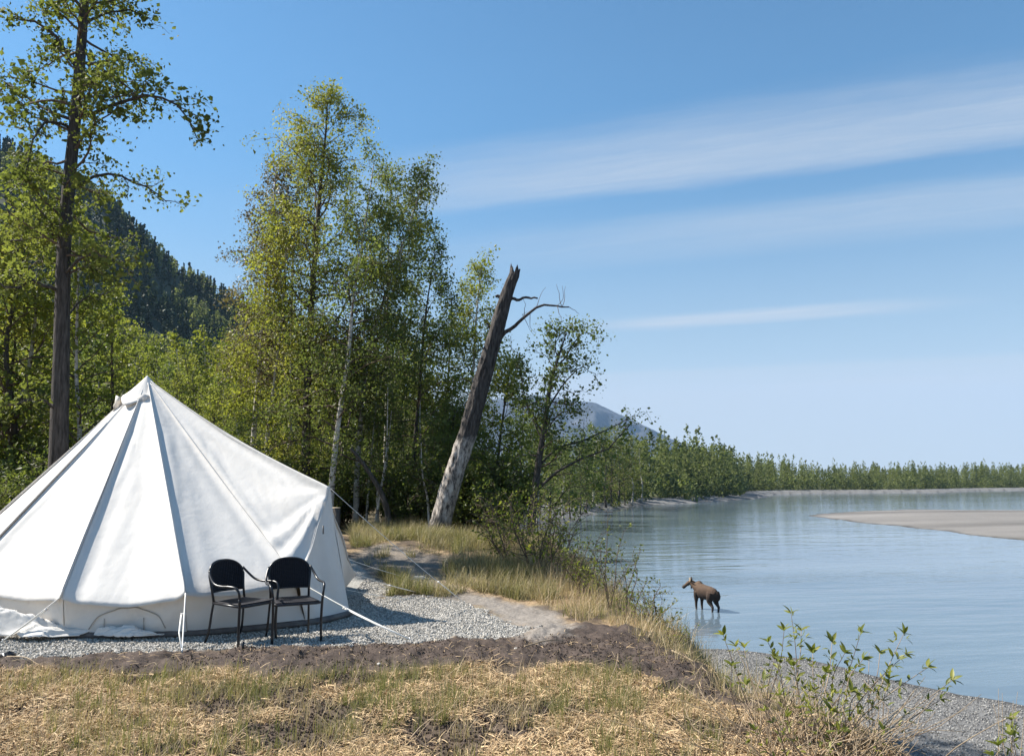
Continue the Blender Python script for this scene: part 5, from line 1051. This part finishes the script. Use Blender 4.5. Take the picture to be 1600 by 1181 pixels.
big_tips = [(1236, 958, .5, 8), (1345, 988, .4, 9), (1348, 1030, .2, 9), (1412, 990, .6, 10), (1415, 1022, .4, 8), (1450, 1042, .5, 7), (1488, 1062, .6, 3), (1470, 1092, .3, 8), (1300, 1003, .7, 6), (1252, 985, .3, 4), (1200, 1003, .2, 6), (1290, 1050, 0, 8), (1390, 1060, .2, 6), (1330, 1080, -.1, 7), (1240, 1040, 0.1, 6), (1225, 985, .3, 6), (1270, 1020, .2, 8), (1320, 1020, .4, 7), (1375, 1020, .5, 7), (1430, 1075, .3, 6), (1365, 1100, 0, 6), (1265, 1080, -.1, 6), (1300, 1110, -.2, 6), (1410, 1120, 0, 5), (1220, 1085, 0, 5)]
n1 = leafy_shrub('large-leaved willow in the right foreground whose stems fan right over the beach', 1255, 5.35, [t_ for t_ in big_tips if t_[0] > 1300], 701, stalks=70, maxl=297)
leafy_shrub('upright large-leaved willow in the right foreground, its highest tip below right of the moose', 1225, 5.45, [t_ for t_ in big_tips if t_[0] <= 1300], 705, stalks=60, maxl=297)
leafy_shrub('low leafy willow at the bottom edge in front of the large-leaved shrub', 1270, 5.0, [(1195, 1110, 0, 8), (1230, 1120, .1, 8), (1262, 1105, .1, 9), (1300, 1090, .2, 9), (1340, 1115, .1, 8), (1380, 1140, 0, 8), (1180, 1140, 0, 7), (1310, 1140, 0, 7), (1285, 1060, .4, 8), (1350, 1075, .3, 8)], 704, stalks=60, lsz=0.05)
leafy_shrub('smaller willow shoots left of the large-leaved shrub, with only a few leaves', 1180, 5.6, [(1130, 992, .3, 2), (1150, 1010, .2, 3), (1163, 1012, .1, 3), (1143, 1040, .1, 4), (1195, 1060, 0, 4), (1165, 1070, 0.3, 3), (1210, 1030, .2, 4)], 702, stalks=30)
leafy_shrub('leafy shoot at the lower right picture corner beside dry stalks', 1570, 5.1, [(1580, 1125, .1, 4), (1578, 1148, .0, 3), (1560, 1165, -.1, 3)], 703, stalks=0)
def stalks_corner():
    b = np.array([(1570 - 800) / F * 5.2, 5.2, gz((1570 - 800) / F * 5.2, 5.2)]); g = Geo()
    for bx_, (tx, ty) in zip((1556, 1562, 1568, 1575, 1580, 1585), [(1560, 1075), (1566, 1082), (1590, 1080), (1583, 1094), (1552, 1100), (1600, 1120)]):
        s0 = pt(bx_, 1230, 5.2) - b; e = pt(tx, ty, 5.3) - b; tube(g, spline([s0, (s0 + e) / 2 + [0.01, 0, 0], e], 8), np.linspace(0.0035, 0.001, 8), 5)
    link('dry_stalks', gmesh('dry_stalks', g, M['tan_twig']), None, tuple(b), None, 'pale dry grass stalks at the lower right picture edge', 'dry stalks')
stalks_corner()

# loose sticks and stones
def stick(p0, p1, r, label, mat='tan_twig', bow=0.03):
    a, b_ = gnd(*p0), gnd(*p1); a[2] += r; b_[2] += r; g = Geo(); tube(g, spline([a * 0, (b_ - a) * 0.5 + [bow, 0, 0.03], b_ - a], 9), np.linspace(r, r * 0.5, 9), 6); link('stick', gmesh('stick', g, M[mat]), None, tuple(a), None, label, 'stick', 'loose sticks')
stick((946, 1085), (966, 1030), 0.007, 'curved pale stick standing out of the soil right of the gravel tip', bow=0.03)
stick((820, 1022), (880, 1008), 0.008, 'grey stick lying on dark soil just below the gravel tip')
stick((880, 1165), (905, 1135), 0.006, 'short pale stick lying in the foreground straw')
stick((1050, 1030), (1130, 1062), 0.009, 'long pale stick lying along the near bank edge')
stick((10, 1038), (60, 1050), 0.006, 'thin stick on the soil near the left picture edge')
stick((1010, 1085), (1060, 1068), 0.008, 'straight pale stick on the bank soil left of the willow')
stick((930, 1045), (970, 1040), 0.006, 'short pale straw-coloured stick on dark soil right of the gravel')
stick((225, 1046), (245, 1048), 0.005, 'tiny light stick on dark soil below the tent window')
def rock(px, py, s, label, mat, seed):
    rs = np.random.RandomState(seed); p = gnd(px, py); th = np.linspace(0, 2 * math.pi, 12, endpoint=False); g = Geo(); V = []
    for k, (zz, r_) in enumerate([(-0.3, 0.8), (0.1, 1.0), (0.5, 0.85), (0.75, 0.45)]):
        V.append(np.stack([np.cos(th) * r_ * s[0] * (0.85 + 0.3 * rs.rand(12)), np.sin(th) * r_ * s[1] * (0.85 + 0.3 * rs.rand(12)), np.full(12, zz * s[2]) + rs.normal(size=12) * s[2] * 0.06], 1))
    Vv = np.concatenate(V); f = grid_faces(4, 12, True); g.add(Vv, [f[:, ::-1], (np.arange(12) + 36)[None]], 0.7); link('stone', gmesh('stone', g, M[mat], False), None, tuple(p), None, label, 'stone', 'loose stones')
rock(655, 916, (0.13, 0.07, 0.07), 'pale stone lying at the back edge of the gravel pad', 'gravel', 1)
rock(622, 922, (0.10, 0.05, 0.05), 'smaller pale stone left of the one behind the gravel pad', 'gravel', 2)
rock(592, 1049, (0.02, 0.02, 0.02), 'tiny white stone on the dark soil right of the chairs', 'gravel', 3)
rock(806, 1021, (0.02, 0.015, 0.018), 'tiny white stone on the dark soil below the gravel tip', 'gravel', 4)
rock(6, 1028, (0.11, 0.10, 0.07), 'black lump at the left picture edge on the gravel', 'black_metal', 5)
g = Geo(); tube(g, [(0, 0, -.05), (0, 0, 0.06)], [0.012, 0.014], 8); link('stake', gmesh('stake', g, M['black_metal']), None, tuple(gnd(379, 1026)), None, 'short black stake sticking out of the soil in front of the left chair', 'stake')
print('leaves', NL, n1, 'tris', sum(len(o.data.loops) - 2 * len(o.data.polygons) for o in SC.objects if o.type == 'MESH' and o.data.users == 1), 'shared', sum((len(m.loops) - 2 * len(m.polygons)) for m in bpy.data.meshes if m.users > 1))
